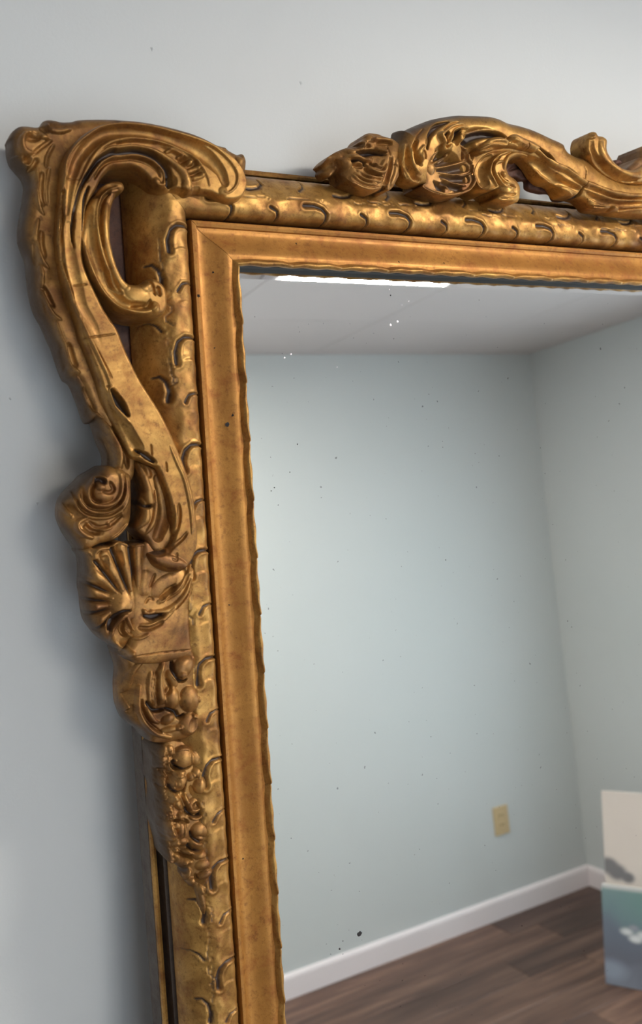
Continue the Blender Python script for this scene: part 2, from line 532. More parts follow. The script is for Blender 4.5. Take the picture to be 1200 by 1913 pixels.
def catmull(pts, n):
    pts = np.asarray(pts, float)
    if len(pts) == 2:
        t = np.linspace(0, 1, n)[:, None]
        return pts[0] * (1 - t) + pts[1] * t
    e = np.vstack([2 * pts[0] - pts[1], pts, 2 * pts[-1] - pts[-2]])
    k = np.linspace(0, len(pts) - 1 - 1e-9, n)
    i = k.astype(int)
    u = (k - i)[:, None]
    a, b, c, d = e[i], e[i + 1], e[i + 2], e[i + 3]
    return 0.5 * (2 * b + (c - a) * u + (2 * a - 5 * b + 4 * c - d) * u * u + (3 * b - a - 3 * c + d) * u ** 3)

def carved_rail(name, side, length, period, phase, mat):
    """half-round torus with lapping laurel leaves: drilled commas and overlapped tips"""
    A0, H0, A1, H1 = 0.0425, -0.009, 0.0965, -0.031
    step = 0.0009
    ns = int(length / step)
    nw = 64
    s = (np.arange(ns) * step)[:, None]
    th = np.linspace(0, math.pi, nw)[None, :]
    w = np.cos(th)                              # +1 inner edge, -1 outer edge
    ca, ch = (A0 + A1) / 2, (H0 + H1) / 2
    ra, rh = (A1 - A0) / 2, 0.033
    tilt = math.atan2(H1 - H0, A1 - A0)
    disp = np.zeros((ns, nw))
    q = w * 0.027                               # rough metres across
    wig = 0.0022 * np.sin(s / period * 2 * math.pi)
    disp += 0.0016 * np.exp(-((q - wig) / 0.0055) ** 2)
    cut_shade = np.zeros((ns, nw))
    flip = -1.0 if side in ('left', 'right') else 1.0
    disp += 0.0004 * np.sin(s * 2 * math.pi / 0.031 + 2.2 * np.sin(q * 160)) * np.exp(-(q / 0.016) ** 2) + 0.0003 * np.sin(s * 2 * math.pi / 0.0213 - q * 210)
    def groove(path, depth, wid):
        path = np.array(path)
        if flip < 0:                            # seen from the stile the leaves climb upward
            path[:, 0] = 2 * ORG[0] - path[:, 0]
            inn = path[:, 1] > 0
            path[inn, 1] -= 0.0075 * (1 - path[inn, 1] / 0.027)
        lo, hi = path[:, 0].min() - 0.012, path[:, 0].max() + 0.012
        i0, i1 = max(0, int(lo / step)), min(ns, int(hi / step))
        if i1 <= i0:
            return
        S = s[i0:i1] + 0 * q
        Q = q + 0 * S
        best = np.full(S.shape, 9.0)
        dd = np.zeros(S.shape)
        for j in range(len(path) - 1):
            a, b = path[j], path[j + 1]
            ab = b - a
            t = np.clip(((S - a[0]) * ab[0] + (Q - a[1]) * ab[1]) / (ab @ ab), 0, 1)
            d = np.hypot(S - a[0] - t * ab[0], Q - a[1] - t * ab[1])
            tt = (j + t) / (len(path) - 1)
            wv = wid * (1.0 - 0.55 * tt)
            dn = d / wv
            m = dn < best
            best = np.where(m, dn, best)
            dd = np.where(m, depth * (1 - 0.45 * tt), dd)
        disp[i0:i1] -= dd * np.exp(-best ** 4)
        if depth > 0.001:
            cut_shade[i0:i1] = np.maximum(cut_shade[i0:i1], np.clip((1.05 - best) * 2.5, 0, 1) * np.clip((dd - 0.0008) * 900, 0, 1))
        disp[i0:i1] += 0.32 * dd * np.exp(-((best - 1.9) / 0.8) ** 2)
    def lap(sc, qa, qb, rise, run, curve):
        """the leaf swells up to its tip at sc, then drops"""
        i0, i1 = max(0, int((sc - run - 0.03) / step)), min(ns, int((sc + 0.03) / step))
        if i1 <= i0:
            return
        S = s[i0:i1] + 0 * q
        if flip < 0:
            S = 2 * sc - S
        Q = q + 0 * S
        m = (Q - qa) / (qb - qa)
        ok = (m > -0.25) & (m < 1.6)
        x = S - (sc - curve * (m - 0.35) ** 2)
        f = np.where(x <= 0, np.exp(x / run), np.exp(-(x / 0.0012) ** 2) - 0.25 * np.exp(-((x - 0.002) / 0.0022) ** 2))
        disp[i0:i1] += rise * np.clip((0.0245 - np.abs(Q)) / 0.007, 0, 1) * f * ok * np.clip((m + 0.25) / 0.3, 0, 1)
    n = int(length / period) + 3
    ORG = [0.0]
    rg = random.Random(len(name) + int(length * 100))
    for k in range(-1, n):
        b = phase + k * period + rg.uniform(-0.0015, 0.0015)
        ORG[0] = b
        groove([(b - 0.013, 0.0065), (b - 0.003, 0.0060), (b + 0.006, 0.0085), (b + 0.0105, 0.0140), (b + 0.0105, 0.0205), (b + 0.0085, 0.0262)], 0.0040, 0.0026)
        lap(b + 0.010, 0.007, 0.025, 0.0008, 0.014, 0.010)
        e = b + period * 0.5
        ORG[0] = e
        groove([(e + 0.001, 0.011), (e + 0.0075, 0.015), (e + 0.009, 0.0205), (e + 0.0075, 0.0260)], 0.0026, 0.0017)
        lap(e + 0.008, 0.008, 0.025, 0.0007, 0.014, 0.010)
        c = b + period * 0.36
        ORG[0] = c
        groove([(c - 0.011, -0.0085), (c - 0.003, -0.0070), (c + 0.006, -0.0090), (c + 0.0115, -0.0140), (c + 0.0105, -0.0190)], 0.0038, 0.0025)
        lap(c + 0.010, -0.007, -0.025, 0.0008, 0.014, 0.010)
        g = b + period * 0.86
        ORG[0] = g
        groove([(g + 0.001, -0.010), (g + 0.007, -0.0145), (g + 0.0095, -0.020), (g + 0.008, -0.025)], 0.0024, 0.0016)
        lap(g + 0.008, -0.008, -0.025, 0.0007, 0.014, 0.010)
        for z in range(3):
            sa, qa = b + rg.uniform(0, period), rg.uniform(-0.007, 0.004)
            ln = rg.uniform(0.02, 0.045)
            pts = [(sa + ln * t_, qa + rg.uniform(-0.0016, 0.0016)) for t_ in np.linspace(0, 1, 9)]
            ORG[0] = sa
            groove(pts, 0.0017, 0.0008)
    fade = np.clip(np.sin(th) * 3.2, 0, 1)
    disp *= fade
    ex = ra * np.cos(th) * math.cos(tilt)
    r_a = (ra) * np.cos(th)
    r_h = (rh + disp) * np.sin(th) ** 0.85
    r_a = r_a + disp * np.cos(th) * 0.6
    a = ca - (r_a * math.cos(tilt) + r_h * -math.sin(tilt) * 0.3)
    h = ch - (r_a * math.sin(tilt)) + r_h * 0.86
    S = s + 0 * th
    if side == 'left':
        u, v = US - a, VS + 0.075 - S
    elif side == 'right':
        u, v = UR + a, VS + 0.075 - S
    elif side == 'top':
        u, v = US - 0.075 + S, VS + a
    else:
        u, v = US - 0.075 + S, VBOT - a
    if side in ('left', 'right'):
        S2 = VS + np.minimum(a, 0.09)
        v = np.minimum(v, S2)
        v = np.maximum(v, VBOT - a)
    else:
        u = np.clip(u, US - a, UR + a)
    vs = np.stack([u, -h, v], -1).reshape(-1, 3)
    idx = np.arange(ns * nw).reshape(ns, nw)
    fs = np.stack([idx[:-1, :-1], idx[:-1, 1:], idx[1:, 1:], idx[1:, :-1]], -1).reshape(-1, 4)
    if side in ('top', 'right'):
        fs = fs[:, ::-1]
    me = fast_mesh(name, vs, fs)
    o = link(name, me, mat, mirror)
    set_tone(me, cut_shade.ravel())
    return o

def set_tone(me, vals, attr='bole_shade'):
    """per-vertex tone masks: bole with shade painted into deep cuts, darker brown on outer shoulders"""
    at_ = me.attributes.new(attr, 'FLOAT', 'POINT')
    at_.data.foreach_set('value', np.ascontiguousarray(vals, dtype=np.float32))

def fast_mesh(name, vs, fs, smooth=True):
    me = bpy.data.meshes.new(name)
    vs = np.ascontiguousarray(vs, dtype=np.float32)
    fs = np.ascontiguousarray(fs, dtype=np.int32)
    k = fs.shape[1]
    me.vertices.add(len(vs))
    me.vertices.foreach_set('co', vs.ravel())
    me.loops.add(fs.size)
    me.loops.foreach_set('vertex_index', fs.ravel())
    me.polygons.add(len(fs))
    me.polygons.foreach_set('loop_start', np.arange(0, fs.size, k, dtype=np.int32))
    me.polygons.foreach_set('use_smooth', np.full(len(fs), smooth))
    me.update(calc_edges=True)
    me.validate()
    return me

for sd in ('left', 'top', 'right', 'bottom'):
    rail('cove_moulding', SEC_COVE + [(0.0040, -0.0400)], GILT_PANEL, sd)
    # back board of the frame with its outer bead
    rail('frame_back', [(0.040, -0.0155), (0.0955, -0.0400), (0.0962, -0.0600), (0.1076, -0.0600), (0.1082, -0.0715), (0.040, -0.0715)], SIDE, sd)
    rail('outer_bead', [(0.1000, -0.0600), (0.1002, -0.0450), (0.1012, -0.0424), (0.1035, -0.0414), (0.1056, -0.0424), (0.1064, -0.0450)], GILT, sd)
    rail('outer_side', [(0.1064, -0.0460), (0.1069, -0.0460), (0.1076, -0.0600), (0.1064, -0.0600)], SIDE, sd)
    # dark rebate between lip and glass
    rail('rebate', [(-0.0002, 0.0092), (0.006, 0.0092), (0.006, -0.012), (-0.0002, -0.012)], RAW, sd)

def lip(side):
    """narrow carved lip at the sight edge, a twisting leaf edge"""
    length = {'left': VS - VBOT, 'right': VS - VBOT, 'top': UR - US, 'bottom': UR - US}[side]
    per = 0.055
    n = int(length / 0.0016)
    s = np.linspace(0, length, n)
    ph = (s / per) % 1.0
    saw = ph
    drop = np.clip((0.06 - np.minimum(ph, 1 - ph)) / 0.06, 0, 1)
    wav = 0.5 - 0.5 * np.cos(ph * 2 * math.pi)
    half = 0.5 - 0.5 * np.cos(((ph * 2) % 1.0) * 2 * math.pi)
    prof = np.array([(0.0006, 0.0085), (-0.0006, 0.0112), (-0.0002, 0.0150), (0.0014, 0.0172), (0.0034, 0.0168), (0.0050, 0.0150), (0.0064, 0.0125), (0.0072, 0.0085)])
    rows = []
    for i in range(n):
        a = prof[:, 0].copy()
        h = prof[:, 1].copy()
        tw = wav[i]
        a[1:5] += 0.0010 * (half[i] - 0.5)
        h[2:5] += 0.0011 * (saw[i] - 0.5) * 2 - 0.0010 * drop[i]
        a[4:7] += np.array([-0.0016, -0.0022, -0.0014]) * (1 - tw)
        h[5:7] -= np.array([0.0016, 0.0020]) * (1 - half[i])
        c = min(s[i], length - s[i])
        rows.append(np.stack([np.minimum(np.full(8, s[i]) + 0 * a, 1e9), a, h], 1))
    R_ = np.array(rows)
    S, A, H = R_[..., 0], R_[..., 1], R_[..., 2]
    S = np.where(S < length / 2, np.maximum(S, -A), S)
    if side in ('left', 'right'):
        S = np.where(s[:, None] < 0.009, S - A * (1 - s[:, None] / 0.009), S)
        u = US - A if side == 'left' else UR + A
        v = VS - S
    else:
        S = np.where(s[:, None] < 0.009, S - A * (1 - s[:, None] / 0.009), S)
        u = US + S
        v = VS + A if side == 'top' else VBOT - A
    vs = np.stack([u, -H, v], -1).reshape(-1, 3)
    idx = np.arange(n * 8).reshape(n, 8)
    fs = np.stack([idx[:-1, :-1], idx[:-1, 1:], idx[1:, 1:], idx[1:, :-1]], -1).reshape(-1, 4)
    if side in ('top', 'right'):
        fs = fs[:, ::-1]
    return link('carved_lip', fast_mesh('carved_lip', vs, fs), GILT, mirror)
for sd in ('left', 'top', 'right', 'bottom'):
    lip(sd)

carved_rail('carved_torus', 'left', VS - VBOT + 0.17, 0.0985, 0.075 + 0.034 + 0.043, GILT)
carved_rail('carved_torus', 'top', UR - US + 0.15, 0.0985, 0.075 + 0.072 + 0.016, GILT)
carved_rail('carved_torus', 'right', VS - VBOT + 0.17, 0.0985, 0.06, GILT)
carved_rail('carved_torus', 'bottom', UR - US + 0.15, 0.0985, 0.06, GILT)

# bevelled looking glass
def looking_glass():
    B, tl = 0.0102, math.tan(math.radians(6.0))
    m = 0.003
    o = [(US - m, VBOT - m), (UR + m, VBOT - m), (UR + m, VS + m), (US - m, VS + m)]
    i = [(US + 0.001, VBOT + B), (UR - B, VBOT + B), (UR - B, VS - B), (US + 0.001, VS - B)]
    vs = [(x, B * tl, z) for x, z in o] + [(x, 0, z) for x, z in i] + [(x, 0.008, z) for x, z in o]
    fs = [(4, 5, 6, 7)] + [(k, (k + 1) % 4, 4 + (k + 1) % 4, 4 + k) for k in range(4)] + [((k + 1) % 4, k, 8 + k, 8 + (k + 1) % 4) for k in range(4)] + [(11, 10, 9, 8)]
    g = link('looking_glass', mesh_from('looking_glass', vs, fs), SILVER, mirror)
    # spots where the silvering has gone, and specks of dust
    def spot(px, py, r, mat, nm):
        c = P([(px, py)], 0.0)[0]
        rg = random.Random(int(px * 7 + py))
        n = 12
        vs = [(c[0], -0.0004, c[1])]
        for k in range(n):
            a = k / n * 2 * math.pi
            rr = r * rg.uniform(0.7, 1.15)
            vs.append((c[0] + rr * math.cos(a), -0.0002, c[1] + rr * math.sin(a)))
        fs = [(0, 1 + k, 1 + (k + 1) % n) for k in range(n)]
        link(nm, mesh_from(nm, vs, fs), mat, g)
    for (x, y, r) in ((671.5, 1743.5, 0.0030), (634, 1772, 0.0011), (832, 1046, 0.0006), (512, 911, 0.0006), (506, 917, 0.0006), (555, 830, 0.0006),
                      (541, 882, 0.0005), (1060, 1160, 0.0006), (729, 552, 0.0007)):
        spot(x, y, r, RAW, 'worn_spot')
    for (x, y, r) in ((729, 607, 0.0013), (742, 601, 0.0013), (531, 668.5, 0.0009), (543, 662, 0.0009), (763, 563, 0.0007), (750, 570, 0.0006), (727, 541, 0.0007), (629, 686, 0.0006)):
        spot(x, y, r, WHITE, 'dust_speck')
looking_glass()

# chips and stains on the flat of the moulding
def chip(px, py, rx, ry, h, ang=0.0):
    for _ in range(6):                                   # rest it on the moulding's own section
        c = P([(px, py)], h)[0]
        a_ = max(US - c[0], c[1] - VS)
        h = float(np.interp(a_, [q[0] for q in SEC_COVE], [q[1] for q in SEC_COVE]))
    h += 0.0002
    rg = random.Random(int(px * 11 + py))
    n = 11
    vs = [(c[0], -h - 0.0007, c[1])]
    for k in range(n):
        a = k / n * 2 * math.pi
        w = rg.uniform(0.6, 1.15)
        x, y = rx * w * math.cos(a), ry * w * math.sin(a)
        vs.append((c[0] + (x * math.cos(ang) - y * math.sin(ang)) * PXM, -h + 0.0004, c[1] + (x * math.sin(ang) + y * math.cos(ang)) * PXM))
    link('worn_chip', mesh_from('worn_chip', vs, [(0, 1 + k, 1 + (k + 1) % n) for k in range(n)]), RAW, mirror)
PXM = 0.00054
for (x, y, rx, ry, h, an) in ((426, 793, 5.5, 4.5, 0.0040, 0.4), (435, 776, 4, 2.5, 0.0058, 0.1), (371, 553, 3.2, 4.0, 0.0044, 0), (398, 509, 2.2, 2.6, 0.0030, 0), (401, 650, 2.6, 1.2, 0.0030, 0.2),
                              (553, 456, 1.5, 2.5, 0.0045, 0.3), (745, 490, 1.6, 3.0, 0.0075, 0.4), (829, 492, 1.4, 2.4, 0.0075, 0.3), (423, 1575, 2.2, 2.2, 0.0042, 0), (428, 1130, 2.0, 1.6, 0.0045, 0)):
    chip(x, y, rx, ry, h, an)

# ---------------------------------------------------------------- carved relief: every stroke of the carver is a ridge, channel or swelling
PXM = 0.00054
CARVE = 1.35                                       # depth of cut
def seg_dist(X, Y, path):
    """distance to a polyline and position along it (0..1)"""
    path = np.asarray(path)
    ln = np.hypot(*(path[1:] - path[:-1]).T)
    cum = np.concatenate([[0], np.cumsum(ln)])
    tot = max(cum[-1], 1e-9)
    best = np.full(X.shape, 1e9)
    tt = np.zeros(X.shape)
    for j in range(len(path) - 1):
        a, b = path[j], path[j + 1]
        ab = b - a
        q = max(ab @ ab, 1e-14)
        t = np.clip(((X - a[0]) * ab[0] + (Y - a[1]) * ab[1]) / q, 0, 1)
        d = (X - a[0] - t * ab[0]) ** 2 + (Y - a[1] - t * ab[1]) ** 2
        m = d < best
        best = np.where(m, d, best)
        tt = np.where(m, (cum[j] + t * ln[j]) / tot, tt)
    return np.sqrt(best), tt

def along(val, t):
    if np.isscalar(val):
        return np.full(t.shape, float(val))
    return np.interp(t, np.linspace(0, 1, len(val)), val)

def closed_curve(pts, k=5):
    pts = np.asarray(pts, float)
    n = len(pts)
    out = []
    for i in range(n):
        a, b, c, d = pts[i - 1], pts[i], pts[(i + 1) % n], pts[(i + 2) % n]
        for j in range(k):
            u = j / k
            out.append(0.5 * (2 * b + (c - a) * u + (2 * a - 5 * b + 4 * c - d) * u * u + (3 * b - a - 3 * c + d) * u ** 3))
    return np.array(out)

def relief(name, outline, strokes, z_edge, z_top, z_base, rnd, mat, parent, res=0.00075, z_ref=None, grain=0.00007, power=2.0, seed=1, side=1.0, tone_at=0.014):
    """outline: (x, y[, z]) control points; z_top: number or [(x, y, z)...]; rnd: rounding radius of the shoulder in metres"""
    oz = np.array([p[2] if len(p) > 2 else z_edge for p in outline], float)
    o3 = np.array([[*P([(p[0], p[1])], z)[0], z] for p, z in zip(outline, oz)])
    oc = closed_curve(o3, 5)
    if np.isscalar(z_top):
        zt_ctrl, zr = None, (z_top if z_ref is None else z_ref)
    else:
        zt_ctrl = [(*P([(a, b)], c)[0], c) for a, b, c in z_top]
        zr = float(np.mean([c for a, b, c in z_top])) if z_ref is None else z_ref
    lo, hi = oc[:, :2].min(0) - 2 * res, oc[:, :2].max(0) + 2 * res
    nx, ny = int((hi[0] - lo[0]) / res) + 2, int((hi[1] - lo[1]) / res) + 2
    X, Y = np.meshgrid(lo[0] + np.arange(nx) * res, lo[1] + np.arange(ny) * res, indexing='ij')
    inside = np.zeros(X.shape, bool)
    n = len(oc)
    for i in range(n):
        x1, y1 = oc[i, :2]
        x2, y2 = oc[(i + 1) % n, :2]
        if y1 == y2:
            continue
        c = ((y1 > Y) != (y2 > Y)) & (X < (x2 - x1) * (Y - y1) / (y2 - y1) + x1)
        inside ^= c
    near = inside.copy()
    for dx in (-1, 0, 1):
        for dy in (-1, 0, 1):
            near |= np.roll(np.roll(inside, dx, 0), dy, 1)
    ids = np.argwhere(near)
    x, y = X[near], Y[near]
    ins = inside[near]
    # nearest outline point, its distance and height
    loop = np.vstack([oc, oc[:1]])
    best = np.full(x.shape, 1e9)
    bx, by, bz = x.copy(), y.copy(), np.zeros(x.shape)
    zsum = np.zeros(x.shape)
    wsum = np.zeros(x.shape)
    for j in range(n):
        a, b = loop[j], loop[j + 1]
        ab = b[:2] - a[:2]
        q = max(ab @ ab, 1e-14)
        t = np.clip(((x - a[0]) * ab[0] + (y - a[1]) * ab[1]) / q, 0, 1)
        cx, cy = a[0] + t * ab[0], a[1] + t * ab[1]
        d2 = (x - cx) ** 2 + (y - cy) ** 2
        zz = a[2] + t * (b[2] - a[2])
        w = math.sqrt(q) / (d2 + 4e-7) ** 1.5
        zsum += w * zz
        wsum += w
        m = d2 < best
        best = np.where(m, d2, best)
        bx, by, bz = np.where(m, cx, bx), np.where(m, cy, by), np.where(m, zz, bz)
    dist = np.sqrt(best)
    dist[~ins] = 0
    x = np.where(ins, x, bx)
    y = np.where(ins, y, by)
    zed = np.where(ins, zsum / wsum, bz)
    u = np.clip(1 - dist / rnd, 0, 1)
    k = 1 - (1 - np.clip(1 - u ** power, 0, 1)) if power == 1 else np.sqrt(np.clip(1 - u ** power, 0, 1))
    if zt_ctrl is None:
        zt = np.full(x.shape, float(z_top))
    else:
        sw, sz = 1e-12, 0
        for a, b, c in zt_ctrl:
            w = 1 / ((x - a) ** 2 + (y - b) ** 2 + 4e-5) ** 1.3
            sw = sw + w
            sz = sz + w * c
        zt = sz / sw
    z = zed + (zt - zed) * k
    shoulder_tone = side * np.clip((0.97 - k) / 0.35, 0, 1) * np.clip((zt - zed - tone_at) / 0.010, 0, 1)
    zg = np.full(X.shape, np.nan)
    zg[near] = z
    cut_shade = np.zeros(x.shape)
    def place(pts):
        """plane positions of measured points, taken on the carved surface itself"""
        pts = np.atleast_2d(np.asarray(pts, float))
        hh = np.full(len(pts), zr)
        for _ in range(5):
            q = np.array([P([p], h)[0] for p, h in zip(pts, hh)])
            i = np.clip(((q[:, 0] - lo[0]) / res + 0.5).astype(int), 0, nx - 1)
            j = np.clip(((q[:, 1] - lo[1]) / res + 0.5).astype(int), 0, ny - 1)
            v = zg[i, j]
            hh = np.where(np.isnan(v), hh, 0.5 * hh + 0.5 * np.nan_to_num(v))
        return q
    for st in strokes:
        kind, pts = st[0], st[1]
        if kind == 'd':                                   # swelling: centre, rx, ry, angle, height
            c = place([pts])[0]
            rx, ry, ang, hgt = st[2] * PXM, st[3] * PXM, math.radians(st[4]), st[5] * 0.001
            dx, dy = x - c[0], y - c[1]
            p = (dx * math.cos(ang) - dy * math.sin(ang)) / rx
            q = (dx * math.sin(ang) + dy * math.cos(ang)) / ry
            r2 = p * p + q * q
            if hgt > 0:
                z = z + hgt * np.clip(1 - r2, 0, 1) ** 0.68
            else:
                z = z + hgt * np.clip(1 - r2, 0, 1)
            continue
        pl = place(pts)
        path = catmull(pl, max(4, 5 * len(pts))) if len(pts) > 2 else pl
        wmax = (st[2] if np.isscalar(st[2]) else max(st[2])) * PXM
        lo2, hi2 = path.min(0) - 3.2 * wmax, path.max(0) + 3.2 * wmax
        m = (x > lo2[0]) & (x < hi2[0]) & (y > lo2[1]) & (y < hi2[1])
        if not m.any():
            continue
        d, t = seg_dist(x[m], y[m], path)
        w = along(st[2], t) * PXM
        hgt = along(st[3], t) * 0.001 * (CARVE if kind in 'bcg' else 1.0)
        end = np.sqrt(np.clip(np.minimum(t, 1 - t) / 0.16, 0, 1))
        if np.isscalar(st[2]):
            w = w * (0.45 + 0.55 * end)
        if np.isscalar(st[3]):
            hgt = hgt * (0.25 + 0.75 * end)
        q = d / np.maximum(w, 1e-6)
        if kind == 'r':
            dz = hgt * np.exp(-q * q)
        elif kind == 'b':
            dz = hgt * np.sqrt(np.clip(1 - q * q, 0, 1))
        elif kind == 'g':
            dz = -hgt * np.exp(-q ** 4)
            if (st[3] if np.isscalar(st[3]) else max(st[3])) >= 5 or len(st) > 4:
                ii = np.flatnonzero(m)
                cut_shade[ii] = np.maximum(cut_shade[ii], np.clip((1.0 - q) * 2.2, 0, 1) * np.clip((hgt - 0.0015) * 700, 0, 1))
        elif kind == 'c':
            dz = -hgt * np.clip(1 - q * q, 0, 1)
            if len(st) > 4:
                ii = np.flatnonzero(m)
                cut_shade[ii] = np.maximum(cut_shade[ii], st[4] * np.clip((1.0 - q) * 1.8, 0, 1))
        elif kind == 's':                                  # leaf edge: full height on the left of the path, falling away inward
            i = np.clip((t * (len(path) - 1)).astype(int), 0, len(path) - 2)
            tx, ty = path[i + 1, 0] - path[i, 0], path[i + 1, 1] - path[i, 1]
            sgn = tx * (y[m] - path[i, 1]) - ty * (x[m] - path[i, 0])
            dz = np.where(sgn > 0, hgt * np.exp(-q), hgt * np.exp(-(q * 4) ** 2))
        z[m] += dz * (ins[m] if kind in 'bs' else 1)
    rgn = np.random.RandomState(seed)
    ph = rgn.rand(6) * 6.28
    fr = 2 * math.pi / np.array([0.031, 0.019, 0.011, 0.027, 0.0135, 0.008])
    an = rgn.rand(6) * 6.28
    for i in range(6):
        z += grain * np.sin((x * math.cos(an[i]) + y * math.sin(an[i])) * fr[i] + ph[i]) * 0.6
    # mesh: grid cells that touch the inside, rim vertices snapped on the outline
    gid = -np.ones(X.shape, int)
    gid[near] = np.arange(len(x))
    q = np.stack([gid[:-1, :-1], gid[1:, :-1], gid[1:, 1:], gid[:-1, 1:]], -1).reshape(-1, 4)
    qi = np.stack([inside[:-1, :-1], inside[1:, :-1], inside[1:, 1:], inside[:-1, 1:]], -1).reshape(-1, 4)
    ok = (q >= 0).all(1) & qi.any(1)
    q = q[ok]
    e = np.concatenate([q[:, [0, 1]], q[:, [1, 2]], q[:, [2, 3]], q[:, [3, 0]]])
    key = np.sort(e, 1)
    key = key[:, 0].astype(np.int64) * 10000000 + key[:, 1]
    uq, inv, cnt = np.unique(key, return_inverse=True, return_counts=True)
    be = e[cnt[inv] == 1]
    bv = np.unique(be)
    nv = len(x)
    top = np.stack([x, -z, y], -1)
    mp_ = -np.ones(nv, int)
    mp_[bv] = np.arange(len(bv))
    r1 = top[bv].copy()
    r2 = top[bv].copy()
    r2[:, 1] = -z_base
    sk = np.stack([be[:, 1], be[:, 0]], 1)
    wall = np.stack([nv + mp_[sk[:, 0]], nv + mp_[sk[:, 1]], nv + len(bv) + mp_[sk[:, 1]], nv + len(bv) + mp_[sk[:, 0]]], -1)
    vs = np.vstack([top, r1, r2])
    # (x, -z, y): keep the front faces turned to the room
    me = fast_mesh(name, vs, np.vstack([q, wall]))
    o = link(name, me, mat, parent)
    set_tone(me, np.concatenate([cut_shade, cut_shade[bv], cut_shade[bv] * 0]))
    set_tone(me, np.concatenate([shoulder_tone, shoulder_tone[bv], shoulder_tone[bv]]), 'side_tone')
    return o

def cr(ox, oy, sc):
    """measured on an enlarged detail of the photograph: origin and magnification"""
    return lambda *a: [(ox + a[i] / sc, oy + a[i + 1] / sc) for i in range(0, len(a), 2)]
Z1, Z2, Z3, Z4 = cr(0, 210, 5), cr(220, 220, 4.615), cr(20, 420, 5), cr(130, 320, 6)
Z5, Z6, Z7, Z8 = cr(60, 620, 4.2857), cr(95, 850, 6.6667), cr(220, 830, 6.6667), cr(140, 1000, 4.615)
Y1, Y2, Y3, Y4 = cr(200, 1200, 6), cr(250, 1360, 6.6667), cr(250, 1500, 6.6667), cr(590, 240, 7.059)
Y5, Y6, Y7 = cr(730, 210, 7.059), cr(860, 220, 6.6667), cr(1020, 230, 6.6667)
def at(z, pts):
    return [(p[0], p[1], z) for p in pts]

# ---------------------------------------------------------------- corner ornament
BK = -0.026
left_sil = at(BK, Z1(190, 620, 218, 700, 210, 800, 190, 930, 165, 1080, 165, 1200) + Z3(70, 180, 100, 270, 130, 360, 150, 520, 165, 650, 210, 820, 280, 950, 340, 1090)
              + Z5(150, 140, 200, 290, 240, 385, 270, 408, 300, 440, 350, 560, 405, 715, 440, 738, 465, 745, 510, 880, 560, 1010))
top_sil = at(BK, Z1(130, 550, 85, 490, 60, 400, 55, 320)) + at(-0.02, Z1(62, 268, 100, 200, 160, 155)) + at(-0.018, Z1(230, 148, 340, 155, 390, 100, 440, 88, 500, 95, 550, 108, 650, 105, 720, 88, 950, 82)) \
    + at(-0.018, Z2(30, 37, 200, 55, 400, 95, 600, 150, 720, 195, 830, 250, 900, 268, 930, 295, 1000, 330, 1050, 325, 1080, 370, 1085, 430, 1060, 520))
inner = at(0.0, [(430, 335), (385, 305), (330, 285), (260, 270), (205, 272), (165, 295), (142, 330), (132, 380), (134, 430), (146, 505), (168, 580), (198, 650), (222, 720), (244, 790), (252, 850), (246, 895), (225, 900), (205, 890)])
